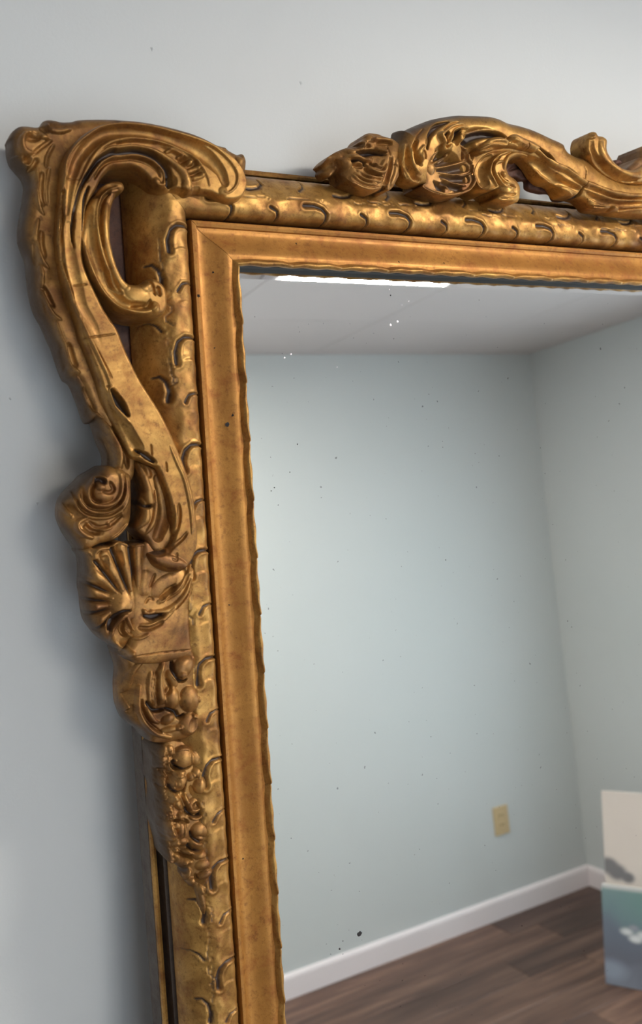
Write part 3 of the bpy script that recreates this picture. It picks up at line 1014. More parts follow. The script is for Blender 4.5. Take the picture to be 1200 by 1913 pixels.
border = relief('acanthus_border', (left_sil[::-1] + top_sil[::-1] * 0 + []) and (top_sil + inner + left_sil[::-1]), [
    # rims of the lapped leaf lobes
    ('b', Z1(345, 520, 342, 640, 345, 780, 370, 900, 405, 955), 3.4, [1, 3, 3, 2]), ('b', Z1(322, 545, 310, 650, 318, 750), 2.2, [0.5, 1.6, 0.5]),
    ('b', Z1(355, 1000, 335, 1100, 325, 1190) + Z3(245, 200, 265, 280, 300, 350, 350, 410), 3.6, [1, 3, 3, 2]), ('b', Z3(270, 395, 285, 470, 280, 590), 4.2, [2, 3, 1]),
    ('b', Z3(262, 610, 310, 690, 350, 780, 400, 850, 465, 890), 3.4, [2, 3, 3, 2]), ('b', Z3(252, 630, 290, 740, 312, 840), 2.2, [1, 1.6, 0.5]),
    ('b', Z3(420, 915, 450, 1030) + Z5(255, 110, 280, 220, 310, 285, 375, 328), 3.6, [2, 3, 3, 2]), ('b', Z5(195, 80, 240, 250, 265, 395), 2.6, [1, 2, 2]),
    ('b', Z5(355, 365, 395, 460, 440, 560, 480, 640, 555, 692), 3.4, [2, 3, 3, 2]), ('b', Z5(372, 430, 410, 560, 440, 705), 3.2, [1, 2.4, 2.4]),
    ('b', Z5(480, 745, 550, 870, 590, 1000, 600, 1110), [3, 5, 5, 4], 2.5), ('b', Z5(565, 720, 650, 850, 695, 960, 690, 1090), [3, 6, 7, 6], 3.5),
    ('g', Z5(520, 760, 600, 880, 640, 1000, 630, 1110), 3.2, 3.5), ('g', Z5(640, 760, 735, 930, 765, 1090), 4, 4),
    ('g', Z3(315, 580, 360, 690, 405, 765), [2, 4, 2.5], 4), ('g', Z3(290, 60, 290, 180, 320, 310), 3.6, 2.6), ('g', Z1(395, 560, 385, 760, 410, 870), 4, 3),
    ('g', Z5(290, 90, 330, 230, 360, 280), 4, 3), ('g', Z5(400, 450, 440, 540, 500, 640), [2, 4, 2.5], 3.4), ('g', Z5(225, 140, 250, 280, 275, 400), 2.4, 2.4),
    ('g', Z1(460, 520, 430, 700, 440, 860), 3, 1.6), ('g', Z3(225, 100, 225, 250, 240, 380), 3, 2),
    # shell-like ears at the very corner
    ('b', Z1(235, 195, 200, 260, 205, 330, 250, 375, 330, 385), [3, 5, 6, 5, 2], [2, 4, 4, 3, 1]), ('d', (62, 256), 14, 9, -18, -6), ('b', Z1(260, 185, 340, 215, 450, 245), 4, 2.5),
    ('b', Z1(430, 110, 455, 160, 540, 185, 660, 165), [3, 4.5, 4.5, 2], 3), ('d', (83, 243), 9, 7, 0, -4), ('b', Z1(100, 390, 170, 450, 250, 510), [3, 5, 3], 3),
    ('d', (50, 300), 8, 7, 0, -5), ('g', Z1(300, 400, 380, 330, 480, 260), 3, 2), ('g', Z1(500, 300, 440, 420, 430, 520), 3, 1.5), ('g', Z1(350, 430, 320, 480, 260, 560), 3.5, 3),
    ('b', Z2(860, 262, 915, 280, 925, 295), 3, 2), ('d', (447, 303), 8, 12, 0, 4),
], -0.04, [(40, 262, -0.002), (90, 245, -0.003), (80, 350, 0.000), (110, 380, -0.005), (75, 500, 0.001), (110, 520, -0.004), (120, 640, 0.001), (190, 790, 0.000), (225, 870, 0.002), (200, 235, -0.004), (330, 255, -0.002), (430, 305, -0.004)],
    -0.03, 0.011, GILT_WORN, mirror, res=0.0007, seed=3, tone_at=0.010)

scroll_out = Z1(560, 800, 562, 650, 572, 520, 612, 400, 690, 290, 790, 208, 930, 138, 1100, 112) + Z2(0, 52, 200, 70, 400, 118, 600, 178, 750, 232, 850, 290, 950, 360, 1030, 450, 1075, 560, 1070, 650, 1020, 730, 930, 755, 850, 735, 750, 690, 650, 680, 560, 700,
    500, 665, 440, 655, 370, 662, 290, 635, 232, 565, 165, 495, 90, 460, 0, 460) + Z1(1000, 560, 930, 640, 890, 720, 850, 790, 790, 900, 772, 1050) + Z4(140, 700) \
    + Z3(655, 300, 690, 450, 745, 575, 805, 700, 870, 825, 960, 955, 990, 1010) + Z5(740, 170, 830, 355, 905, 480) + [(298, 775), (318, 815)] + Z7(780, 200, 880, 480, 930, 700, 960, 1000, 968, 1200, 940, 1330, 870, 1480, 760, 1580, 600, 1590, 460, 1530, 390, 1450, 375, 1350) \
    + Z7(600, 1290, 655, 1150, 645, 950, 612, 700, 545, 500, 475, 330, 435, 285, 245, 205) + Z5(790, 1000, 740, 900, 650, 720, 570, 560, 520, 400, 470, 270, 400, 100) + Z3(640, 1050, 600, 880, 530, 700, 485, 500, 445, 300, 425, 100)
flute = [('b', Z2(905, 645, 960, 645, 1015, 590, 1030, 510, 1000, 430, 930, 345, 830, 262, 700, 202, 500, 142, 300, 92, 100, 66) + Z1(1100, 120, 930, 150, 800, 225, 700, 310, 622, 420, 588, 520, 588, 620, 577, 720, 568, 850, 552, 1050) + Z3(440, 200, 470, 350, 512, 520, 562, 680, 622, 830, 690, 970, 760, 1110) + Z5(540, 220, 600, 350, 625, 430, 625, 520, 690, 630, 780, 730), 3.2, 3.0),
    ('d', Z2(905, 640)[0], 8, 8, 0, 3.0),
    ('b', Z2(790, 590, 765, 500, 700, 400, 620, 310, 480, 240, 350, 200, 150, 180, 0, 200) + Z1(1000, 300, 900, 380, 830, 480, 780, 590, 740, 700, 712, 800, 690, 920, 678, 1100), 3.0, 2.8),
    ('c', Z2(920, 560, 880, 460, 770, 345, 610, 252, 400, 170, 200, 130, 0, 125) + Z1(950, 218, 830, 308, 740, 420, 690, 540, 655, 660, 640, 780, 625, 950), [8, 15, 14, 12, 11, 11, 9, 7, 3], [3, 5, 5, 4.5, 4, 3.5, 3, 2, 1]),
    ('b', Z2(590, 600, 590, 555, 560, 470, 480, 395, 380, 328, 250, 275, 100, 255, 0, 265) + Z1(1000, 350, 910, 420, 850, 500, 800, 590), [9, 8, 6, 5, 4, 3.4, 3, 2.5], [3.5, 3.5, 3, 3, 3, 3, 2, 1]),
    ('g', Z2(560, 380, 450, 300, 330, 240, 150, 215, 0, 232), [9, 8, 6, 4, 2], [4.5, 4.5, 4, 3, 2]), ('g', Z2(660, 520, 640, 420, 560, 340), [11, 11, 8], 3.5),
    ('b', Z2(570, 400, 650, 375), 5, 3), ('b', Z2(605, 470, 705, 425), 5, 3), ('b', Z2(630, 535, 740, 490), 5, 3), ('b', Z2(520, 340, 570, 330), 3, 2.5), ('b', Z2(420, 290, 470, 270), 3, 2),
    ('g', Z2(440, 560, 425, 470, 370, 395, 280, 330, 150, 295, 0, 308) + Z1(1050, 378, 930, 440, 860, 520, 792, 620, 742, 720, 712, 820, 686, 950, 676, 1100, 680, 1200), [7, 6, 5, 4.5, 3.6, 3, 2.4, 1.6], [6, 5, 4, 4, 4, 4, 3.5, 2.5]),
    ('b', Z2(300, 570, 335, 597, 390, 580, 408, 510, 362, 430, 270, 365, 150, 330, 0, 340) + Z1(1000, 438, 930, 488, 870, 560, 815, 650), 3.6, 3.2), ('d', Z2(330, 560)[0], 7.5, 7.5, 0, 3.5),
    ('g', Z2(365, 510, 325, 440, 240, 385, 120, 355, 0, 362) + Z1(1000, 470, 940, 520, 880, 620), 2.6, 3.0),
    ('c', Z2(430, 610, 470, 560, 470, 500), 8, 3), ('c', Z2(700, 640, 640, 640), 8, 2.0),
    # slits and channels down the stem
    ('g', Z1(598, 735, 588, 850, 582, 1000) + Z3(470, 60, 484, 200, 494, 350, 532, 500, 580, 640, 590, 745), [2.2, 3, 2.5, 2, 1], [4, 4.5, 3, 2.5, 1]), ('g', Z1(825, 700, 795, 800, 778, 950, 770, 1100), [1.6, 3, 2, 1.2], [5, 5, 4, 2]),
    ('g', Z1(690, 940, 680, 1080) + Z3(575, 0, 577, 110, 592, 215), [2, 2.6, 1.5], 4), ('c', Z3(540, 0, 545, 250, 590, 500, 660, 760, 780, 950, 850, 1150), [6, 11, 12, 8, 2], [1, 1.6, 1.6, 1, 0]),
    ('g', Z3(600, 790, 680, 920, 740, 1045) + Z5(560, 220, 640, 370), 1.4, 1.6), ('g', Z5(635, 470, 700, 565, 768, 668), [3, 6.5, 2.5], [6, 9, 6]), ('b', Z5(655, 450, 740, 560, 782, 660), 2.2, 1.6),
    ('g', Z3(475, 1106, 600, 1082, 740, 1052, 975, 1020), 1.1, 1.8), ('g', Z3(590, 566, 712, 556), 1.2, 1.8), ('g', Z1(590, 630, 760, 625), 1, 0.8), ('g', Z5(590, 440, 640, 428), 1, 1),
    ('c', Z5(560, 470, 640, 640, 740, 800, 830, 930), [6, 12, 16, 14], [3, 5, 7, 6]), ('g', Z5(845, 945, 900, 985, 985, 1045), [2, 5, 3], 5), ('g', Z5(950, 900, 960, 990), 1.6, 2),
    ('g', Z7(600, 220, 615, 345), 1.4, 2), ('b', Z7(650, 20, 740, 240, 820, 420, 880, 660, 915, 900, 922, 1120), 3, 1.5),
    ('g', Z7(760, 740, 770, 900, 730, 1080, 640, 1240, 520, 1330), 3, 2.4), ('b', Z7(710, 760, 720, 920, 680, 1080, 590, 1230), 3.4, 1.6), ('g', Z7(690, 900, 670, 1030), 2.4, 1.5),
    ('g', Z7(860, 1100, 800, 1180, 700, 1260, 620, 1360), [2.5, 3.5, 3], 2.2), ('g', Z7(410, 1340, 500, 1360, 590, 1320), 4, 5), ('d', Z7(640, 1460)[0], 34, 12, 22, 4), ('d', Z7(430, 1430)[0], 10, 13, 10, 2),
    ('g', Z7(740, 1350, 720, 1440, 660, 1420), 2, 1.2)]
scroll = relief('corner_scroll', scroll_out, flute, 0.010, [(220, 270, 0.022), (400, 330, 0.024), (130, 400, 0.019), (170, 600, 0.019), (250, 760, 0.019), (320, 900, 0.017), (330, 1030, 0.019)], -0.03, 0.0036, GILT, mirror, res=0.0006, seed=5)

c_out = Z4(265, 280, 320, 210, 400, 150, 500, 125, 575, 145, 600, 205, 570, 250, 510, 270, 490, 330, 455, 420, 437, 560, 432, 720, 445, 860, 480, 1010, 530, 1140, 590, 1240, 660, 1285, 760, 1280, 830, 1235, 900, 1215, 985, 1260, 1040, 1330, 1060, 1420, 1060, 1540, 1020, 1620, 930, 1665,
           800, 1670, 640, 1640, 500, 1570, 380, 1460, 270, 1320, 180, 1160, 115, 960, 95, 780, 110, 640, 150, 480, 200, 360)
relief('c_scroll', c_out, [
    ('b', Z4(120, 700, 160, 920, 250, 1150, 360, 1350, 500, 1500, 650, 1580, 790, 1600, 900, 1570, 960, 1520), 4.5, 4), ('d', Z4(950, 1530)[0], 9, 10, 0, 4),
    ('c', Z4(230, 420, 210, 620, 250, 880, 350, 1150, 480, 1370, 650, 1500, 830, 1500), [5, 10, 12, 12, 10, 5], [1.5, 3.2, 3.5, 4.5, 4.5, 2]),
    ('b', Z4(440, 220, 360, 300, 318, 450, 308, 640, 340, 860, 410, 1090, 500, 1290, 600, 1390), 3.4, 3.0), ('g', Z4(440, 235, 380, 310, 342, 440, 335, 600, 365, 840), [3, 4.5, 4, 2], [3, 4.5, 4, 2]), ('g', Z4(410, 1120, 480, 1260, 590, 1380), [3, 5, 2], 4),
    ('b', Z4(410, 380, 392, 560, 400, 760, 460, 1010, 540, 1210, 630, 1300), [4, 7, 7, 6], 3), ('b', Z4(420, 225, 500, 205, 560, 215), [4, 5, 4], 3), ('g', Z4(455, 228, 540, 205), 1.6, 1.6),
    ('d', Z4(760, 1370)[0], 22, 15, 20, 2.5), ('g', Z4(700, 1525, 800, 1530, 890, 1500, 900, 1440), 3.5, 4), ('d', Z4(860, 1290)[0], 11, 10, 0, 2.5), ('g', Z4(960, 1390, 930, 1290, 870, 1230), 2.6, 3), ('g', Z4(1010, 1400, 985, 1290), 3, 3), ('c', Z4(280, 300, 400, 190, 520, 160), 5, 2)],
    0.008, [(160, 450, 0.020), (200, 530, 0.020), (260, 580, 0.022), (215, 350, 0.016)], -0.03, 0.005, GILT, scroll, res=0.0006, seed=6)

leaf_out = Z7(215, 220, 240, 380, 285, 560, 255, 740, 268, 850, 205, 1030, 245, 1110, 330, 1200, 400, 1335, 520, 1355, 600, 1290, 680, 1150, 650, 950, 620, 700, 550, 500, 480, 340, 440, 285, 330, 250)
relief('acanthus_leaf', leaf_out, [('b', Z7(235, 270, 300, 430, 355, 600, 400, 720), [4, 9, 10, 6], [2, 5, 5, 3]), ('g', Z7(260, 690, 320, 770, 420, 770), 3.6, 5), ('b', Z7(330, 800, 330, 920, 240, 1030), [8, 9, 4], [4, 4, 2]),
    ('c', Z7(480, 420, 560, 680, 580, 900, 500, 1150), [6, 12, 14, 10], [3, 5, 6, 4]), ('b', Z7(470, 560, 470, 760, 440, 960, 350, 1110), 4, 2), ('g', Z7(310, 260, 380, 330, 400, 420), 4, 2)],
    0.002, 0.009, -0.03, 0.006, GILT_WORN, scroll, res=0.0006, seed=8)

vol_out = at(-0.012, Z6(640, 130)) + at(-0.02, Z6(500, 190, 380, 260)) + at(-0.024, Z6(280, 350, 180, 450)) + at(BK, Z6(100, 550, 72, 680, 78, 790, 120, 900, 180, 1010, 260, 1120, 320, 1210)) \
    + at(-0.005, Z6(480, 1160, 600, 1100, 740, 1070, 830, 1015, 900, 935, 970, 820, 985, 600, 980, 400, 975, 250, 900, 190, 780, 150))
sp1 = Z6(690, 345, 655, 275, 570, 280, 495, 350, 455, 450, 480, 560, 560, 622, 680, 630, 790, 590, 860, 500, 880, 380, 870, 250)
sp2 = Z6(340, 370, 325, 500, 370, 600, 470, 690, 600, 720, 740, 700, 860, 620, 920, 500, 935, 380, 925, 250)
sp3 = Z6(272, 390, 265, 500, 310, 620, 400, 720, 540, 778, 700, 770, 850, 700, 930, 600, 965, 440, 965, 280)
relief('volute', vol_out, [('b', sp1, [3, 4, 4, 4], 3.2), ('b', sp2, 3.6, 3.0), ('b', sp3, [2, 4, 4, 3], 2.6), ('g', Z6(400, 400, 400, 540, 450, 630, 560, 680, 700, 680, 830, 610, 895, 500, 910, 350), 2.6, 3), ('g', Z6(300, 400, 295, 520, 350, 640, 440, 725, 590, 752, 740, 735, 880, 650), 2.4, 2.6),
    ('g', Z6(530, 320, 610, 310, 690, 350), 5, 5), ('g', Z6(560, 330, 500, 440, 530, 560, 620, 590), 3.5, 4), ('d', Z6(650, 530)[0], 17, 9, 0, 2.5), ('d', Z6(620, 400)[0], 8, 6, 0, 2.5), ('g', Z6(730, 330, 780, 430, 720, 470, 640, 450), 3, 3),
    ('b', Z6(400, 800, 335, 840, 325, 910, 400, 985, 510, 1030), [3, 4.5, 4.5, 3], [2, 4, 4, 2]), ('c', Z6(420, 870, 500, 940, 620, 970), [6, 8, 5], 4.5), ('b', Z6(455, 860, 520, 915, 640, 935, 760, 900), 2.4, 2), ('d', Z6(440, 790)[0], 4, 3, 0, 2), ('d', Z6(720, 855)[0], 5, 3, 30, 2), ('d', Z6(885, 735)[0], 3, 6, -20, 2),
    ('g', Z6(470, 830, 600, 900, 760, 850, 880, 750), 3, 2.5), ('b', Z6(155, 590, 180, 690, 255, 765), [3, 4.5, 3], 3), ('d', Z6(225, 640)[0], 8, 12, -20, -3), ('b', Z6(965, 850, 860, 975, 740, 1060), 3, 2), ('b', Z6(830, 20, 850, 150, 860, 250), 8, 2)],
    -0.03, [(190, 915, 0.010), (225, 930, 0.008), (150, 930, 0.002), (160, 985, 0.000), (130, 955, -0.008), (215, 990, 0.004)], -0.034, 0.010, GILT_WORN, scroll, res=0.0006, seed=9)

relief('added_backing', [(160, 340), (300, 335), (310, 520), (315, 900), (262, 880), (235, 770), (195, 660), (165, 540), (152, 440)], [], -0.036, -0.034, -0.05, 0.004, BOLE, scroll, res=0.002, seed=30)  # added plate: stops light leaking through the scroll, darkens its opening

# shell below the scroll and its swept body
body_out = at(0.004, [(270, 1012), (300, 1030), (340, 1062)]) + at(0.004, Z7(950, 1330) + Z8(1050, 300, 1010, 520, 985, 700, 995, 900, 1010, 985)) + at(0.004, [(362, 1228), (320, 1236), (262, 1240)]) + at(-0.02, Z8(400, 1060)) + at(BK, Z8(330, 1020, 300, 950)) + at(0.0, [(240, 1180), (240, 1100), (255, 1040)])
relief('shell_body', body_out, [('b', Z8(985, 240, 955, 380, 860, 480, 720, 575), [3, 5, 6, 4], 3), ('b', Z8(1003, 290, 985, 420, 905, 560, 800, 640, 690, 662), [3, 4, 5, 4], 3), ('g', Z8(970, 330, 900, 470, 780, 560), 2.4, 2.5), ('g', Z8(860, 430, 800, 490, 735, 550), [3, 7, 3], 4.5), ('g', Z8(1000, 380, 960, 520, 860, 640), 2.4, 2.2),
    ('g', Z8(590, 690, 670, 710, 760, 680), [3, 7, 3], 5), ('b', Z8(580, 640, 620, 670, 680, 650), 4, 3), ('g', Z8(545, 800, 640, 800, 760, 740), 4, 3), ('b', Z8(560, 770, 650, 775, 760, 720, 860, 620), 4, 2), ('g', Z8(535, 1042, 750, 1010, 1000, 985), 1.2, 2),
    ('b', Z8(640, 850, 560, 885, 480, 880), 3, 2), ('g', Z8(600, 590, 640, 540, 680, 560), 2, 1.5), ('g', Z8(640, 450, 670, 380, 690, 330), 2.4, 1.8), ('d', Z8(760, 430)[0], 26, 15, -35, 2.5), ('r', Z8(610, 300, 600, 420, 590, 520), 8, 2), ('b', Z8(380, 890, 420, 960, 500, 1030), [3, 6, 5], 3), ('d', Z8(495, 1025)[0], 6, 6, 0, 3), ('d', Z8(400, 1010)[0], 8, 5, -30, -7)],
    0.0, [(345, 1100, 0.010), (300, 1110, 0.006), (300, 1190, 0.012), (260, 1150, 0.006), (345, 1190, 0.010)], -0.034, 0.010, GILT_WORN, scroll, res=0.00065, seed=10)
hub = (246, 1132)
shell_out = at(-0.022, [(139, 1026), (147, 1040), (149, 1065)]) + at(-0.024, Z8(35, 430, 50, 520, 60, 620, 80, 720, 130, 800, 200, 880, 290, 940)) + at(-0.02, [(216, 1218)]) + at(0.004, Z8(420, 960, 470, 880, 540, 800, 520, 700, 540, 560, 590, 440, 620, 260, 625, 110, 590, 72, 530, 70, 470, 88, 400, 52, 350, 58, 300, 95, 230, 100, 170, 120)) + at(-0.01, [(160, 1018)])
ribs = []
for a, b in (((315, 115), (480, 540)), ((467, 85), (512, 520)), ((180, 225), (390, 500)), ((70, 395), (320, 505)), ((65, 565), (300, 572)), ((110, 700), (290, 635)), ((180, 810), (300, 700))):
    ribs.append(('g', Z8(*a, *b), [3.6, 3.0, 1.2], [5, 4, 1]))
for a, b in (((390, 100), (480, 470)), ((535, 110), (540, 480)), ((250, 170), (410, 470)), ((110, 300), (350, 490)), ((80, 480), (310, 540)), ((90, 640), (290, 600)), ((150, 760), (290, 670)), ((240, 880), (310, 740))):
    ribs.append(('b', Z8(*a, *b), [8, 7, 2.5], [3.2, 3.2, 1]))
relief('shell', shell_out, ribs + [('b', Z8(180, 230, 172, 160, 215, 120, 300, 105, 350, 65, 400, 60, 470, 95, 530, 78, 600, 85), 3, 2.2), ('c', Z8(250, 300, 250, 170), 7, 2.5), ('c', Z8(390, 270, 370, 130), 6, 2), ('b', Z8(455, 685, 400, 708, 345, 765, 308, 850, 320, 920, 400, 975), 4.5, 4), ('g', Z8(480, 650, 400, 665, 320, 730, 285, 820), [2, 5, 4], 5),
    ('b', Z8(448, 700, 462, 750, 515, 825), 3.5, 3), ('g', Z8(410, 740, 400, 820, 440, 870), 4, 4), ('b', Z8(415, 800, 440, 845, 500, 862, 560, 850), 3, 3), ('g', Z8(490, 720, 510, 790, 560, 820), 3, 3), ('d', Z8(400, 580)[0], 20, 22, 0, 2.5)],
    -0.02, [(205, 1070, 0.004), (185, 1120, -0.004), (245, 1070, 0.006), (230, 1140, 0.008), (200, 1180, -0.002), (265, 1080, 0.006)], -0.034, 0.009, GILT_WORN, scroll, res=0.0006, seed=11)

# leaf and blossoms under the shell
bud_out = at(-0.024, Y1(50, 100)) + at(BK, Y1(95, 270, 85, 450, 95, 650, 130, 770, 180, 860, 270, 930, 330, 980)) + at(-0.025, Y1(400, 1060)) + at(-0.005, Y1(500, 1110, 620, 1120, 780, 1085, 940, 1060, 1010, 960, 1045, 800, 1080, 640, 1055, 550, 1005, 480, 1015, 300, 995, 180, 965, 60, 700, 75, 420, 125, 200, 110))
relief('leaf_spray', bud_out, [('b', Y1(400, 180, 270, 340, 190, 490, 160, 600, 195, 730), [4, 6, 8, 6], [2, 3, 3, 2]), ('b', Y1(350, 500, 335, 640, 350, 760, 420, 900, 540, 1010, 700, 1060), [4, 5, 5, 5, 4], [2, 4, 4, 4, 2]), ('b', Y1(425, 720, 500, 850, 570, 895), [4, 5, 3], 4), ('g', Y1(390, 640, 390, 760, 470, 910, 600, 1010), 3, 3),
    ('b', Y1(485, 330, 465, 500, 475, 690), 4, 2.5), ('b', Y1(525, 330, 505, 540, 525, 700), 3.4, 2.5), ('g', Y1(545, 330, 540, 560, 560, 700), 3, 4), ('b', Y1(620, 230, 570, 390, 572, 560, 600, 690), [4, 6, 8, 8], 5), ('g', Y1(440, 660, 520, 765, 640, 745), 3.4, 5),
    ('d', (320, 1303), 14, 21, -8, 6), ('d', (320, 1267), 9, 17, -20, 5), ('d', (353, 1305), 19, 24, -10, 8), ('d', (373, 1303), 7, 9, 0, 4), ('d', (340, 1247), 17, 24, 40, 6), ('d', (337, 1263), 10, 10, 0, 4), ('d', (312, 1343), 12, 9, -30, 5), ('d', (316, 1362), 17, 6, -8, 4), ('d', (333, 1358), 6, 6, 0, 4), ('d', (353, 1352), 19, 21, 0, 6), ('d', (357, 1352), 9, 13, 10, -4),
    ('b', Y1(940, 800, 1000, 820), 4, 3), ('g', Y1(650, 585, 700, 505, 660, 400), 2.2, 4), ('g', Y1(715, 190, 735, 340, 820, 430, 890, 410), 3, 5), ('g', Y1(640, 735, 760, 780, 800, 840, 860, 800), 3, 5), ('g', Y1(240, 740, 260, 780, 310, 700), 4, 3), ('d', Y1(170, 240)[0], 7, 14, 0, -3)],
    -0.02, [(230, 1290, -0.012), (270, 1300, 0.002), (320, 1300, 0.008), (345, 1240, 0.010), (350, 1350, 0.006), (290, 1365, 0.0)], -0.034, 0.010, GILT_WORN, scroll, res=0.0006, seed=12)

rg = random.Random(9)
fill = []
for y_ in range(1398, 1625, 9):                      # small leaves and berries that fill the left of the drop
    for x_ in range(288, 332, 10):
        lx = x_ + (y_ - 1398) * 0.09 + rg.uniform(-3, 3)
        if lx < 322 + (y_ - 1398) * 0.05:
            fill.append(('d', (lx, y_ + rg.uniform(-3, 3)), rg.uniform(4, 8), rg.uniform(5, 11), rg.uniform(-40, 40), rg.uniform(1.5, 3.5)))
for (x_, y_, r_) in ((341, 1414, 20), (331, 1459, 18), (372, 1467, 17), (362, 1504, 17), (374, 1549, 20), (365, 1571, 16), (382, 1630, 18), (338, 1610, 13)):
    fill.append(('g', [(x_ - r_, y_ + 2), (x_ - r_ * 0.75, y_ + r_ * 0.75), (x_, y_ + r_ * 1.08), (x_ + r_ * 0.75, y_ + r_ * 0.75)], 2.6, 3.2, 'x'))
drop_out = at(-0.022, Y2(200, 200, 205, 400, 215, 640, 240, 760, 245, 1000, 250, 1150) + Y3(265, 300, 310, 500, 330, 620)) + at(-0.012, Y3(400, 700, 540, 770)) + at(-0.004, Y3(590, 900, 660, 1000, 735, 1080, 790, 1340, 870, 1390, 900, 1200, 945, 1000, 995, 850, 995, 650, 960, 400, 950, 250)
    + Y2(965, 880, 900, 650, 935, 430, 870, 280, 760, 180, 600, 150, 420, 160))
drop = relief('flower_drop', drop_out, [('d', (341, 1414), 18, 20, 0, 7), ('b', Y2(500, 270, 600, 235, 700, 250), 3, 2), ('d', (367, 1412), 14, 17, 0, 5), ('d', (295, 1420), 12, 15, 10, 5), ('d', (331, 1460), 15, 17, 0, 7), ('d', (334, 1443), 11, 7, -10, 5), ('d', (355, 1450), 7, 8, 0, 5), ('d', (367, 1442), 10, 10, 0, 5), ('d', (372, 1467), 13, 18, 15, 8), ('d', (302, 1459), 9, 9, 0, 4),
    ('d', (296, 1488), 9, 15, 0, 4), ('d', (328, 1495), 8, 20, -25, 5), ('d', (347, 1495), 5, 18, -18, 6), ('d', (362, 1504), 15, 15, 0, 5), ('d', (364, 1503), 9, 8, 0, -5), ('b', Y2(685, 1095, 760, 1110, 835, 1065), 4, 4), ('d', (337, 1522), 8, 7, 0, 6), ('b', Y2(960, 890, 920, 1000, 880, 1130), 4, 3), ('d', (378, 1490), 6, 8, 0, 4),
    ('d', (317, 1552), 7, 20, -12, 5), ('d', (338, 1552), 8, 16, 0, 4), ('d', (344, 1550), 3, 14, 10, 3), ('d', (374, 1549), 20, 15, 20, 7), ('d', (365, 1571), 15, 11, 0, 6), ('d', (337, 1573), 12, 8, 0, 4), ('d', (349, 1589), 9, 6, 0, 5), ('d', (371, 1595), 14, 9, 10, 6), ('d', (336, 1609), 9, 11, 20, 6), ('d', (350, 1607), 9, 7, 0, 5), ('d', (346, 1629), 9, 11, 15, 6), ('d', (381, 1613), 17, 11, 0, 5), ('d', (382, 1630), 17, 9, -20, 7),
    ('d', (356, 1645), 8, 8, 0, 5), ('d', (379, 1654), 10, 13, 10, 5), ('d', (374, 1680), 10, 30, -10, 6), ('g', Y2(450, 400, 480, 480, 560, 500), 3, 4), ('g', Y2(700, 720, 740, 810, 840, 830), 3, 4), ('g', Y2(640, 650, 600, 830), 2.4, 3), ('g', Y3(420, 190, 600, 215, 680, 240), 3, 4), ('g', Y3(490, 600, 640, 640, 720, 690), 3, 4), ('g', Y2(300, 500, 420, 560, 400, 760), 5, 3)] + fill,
    -0.012, [(300, 1450, -0.010), (345, 1450, 0.004), (370, 1450, 0.005), (350, 1550, 0.005), (380, 1600, 0.006), (320, 1590, -0.006), (375, 1680, 0.003)], -0.05, 0.012, GILT_WORN, mirror, res=0.0006, seed=13, tone_at=0.003)

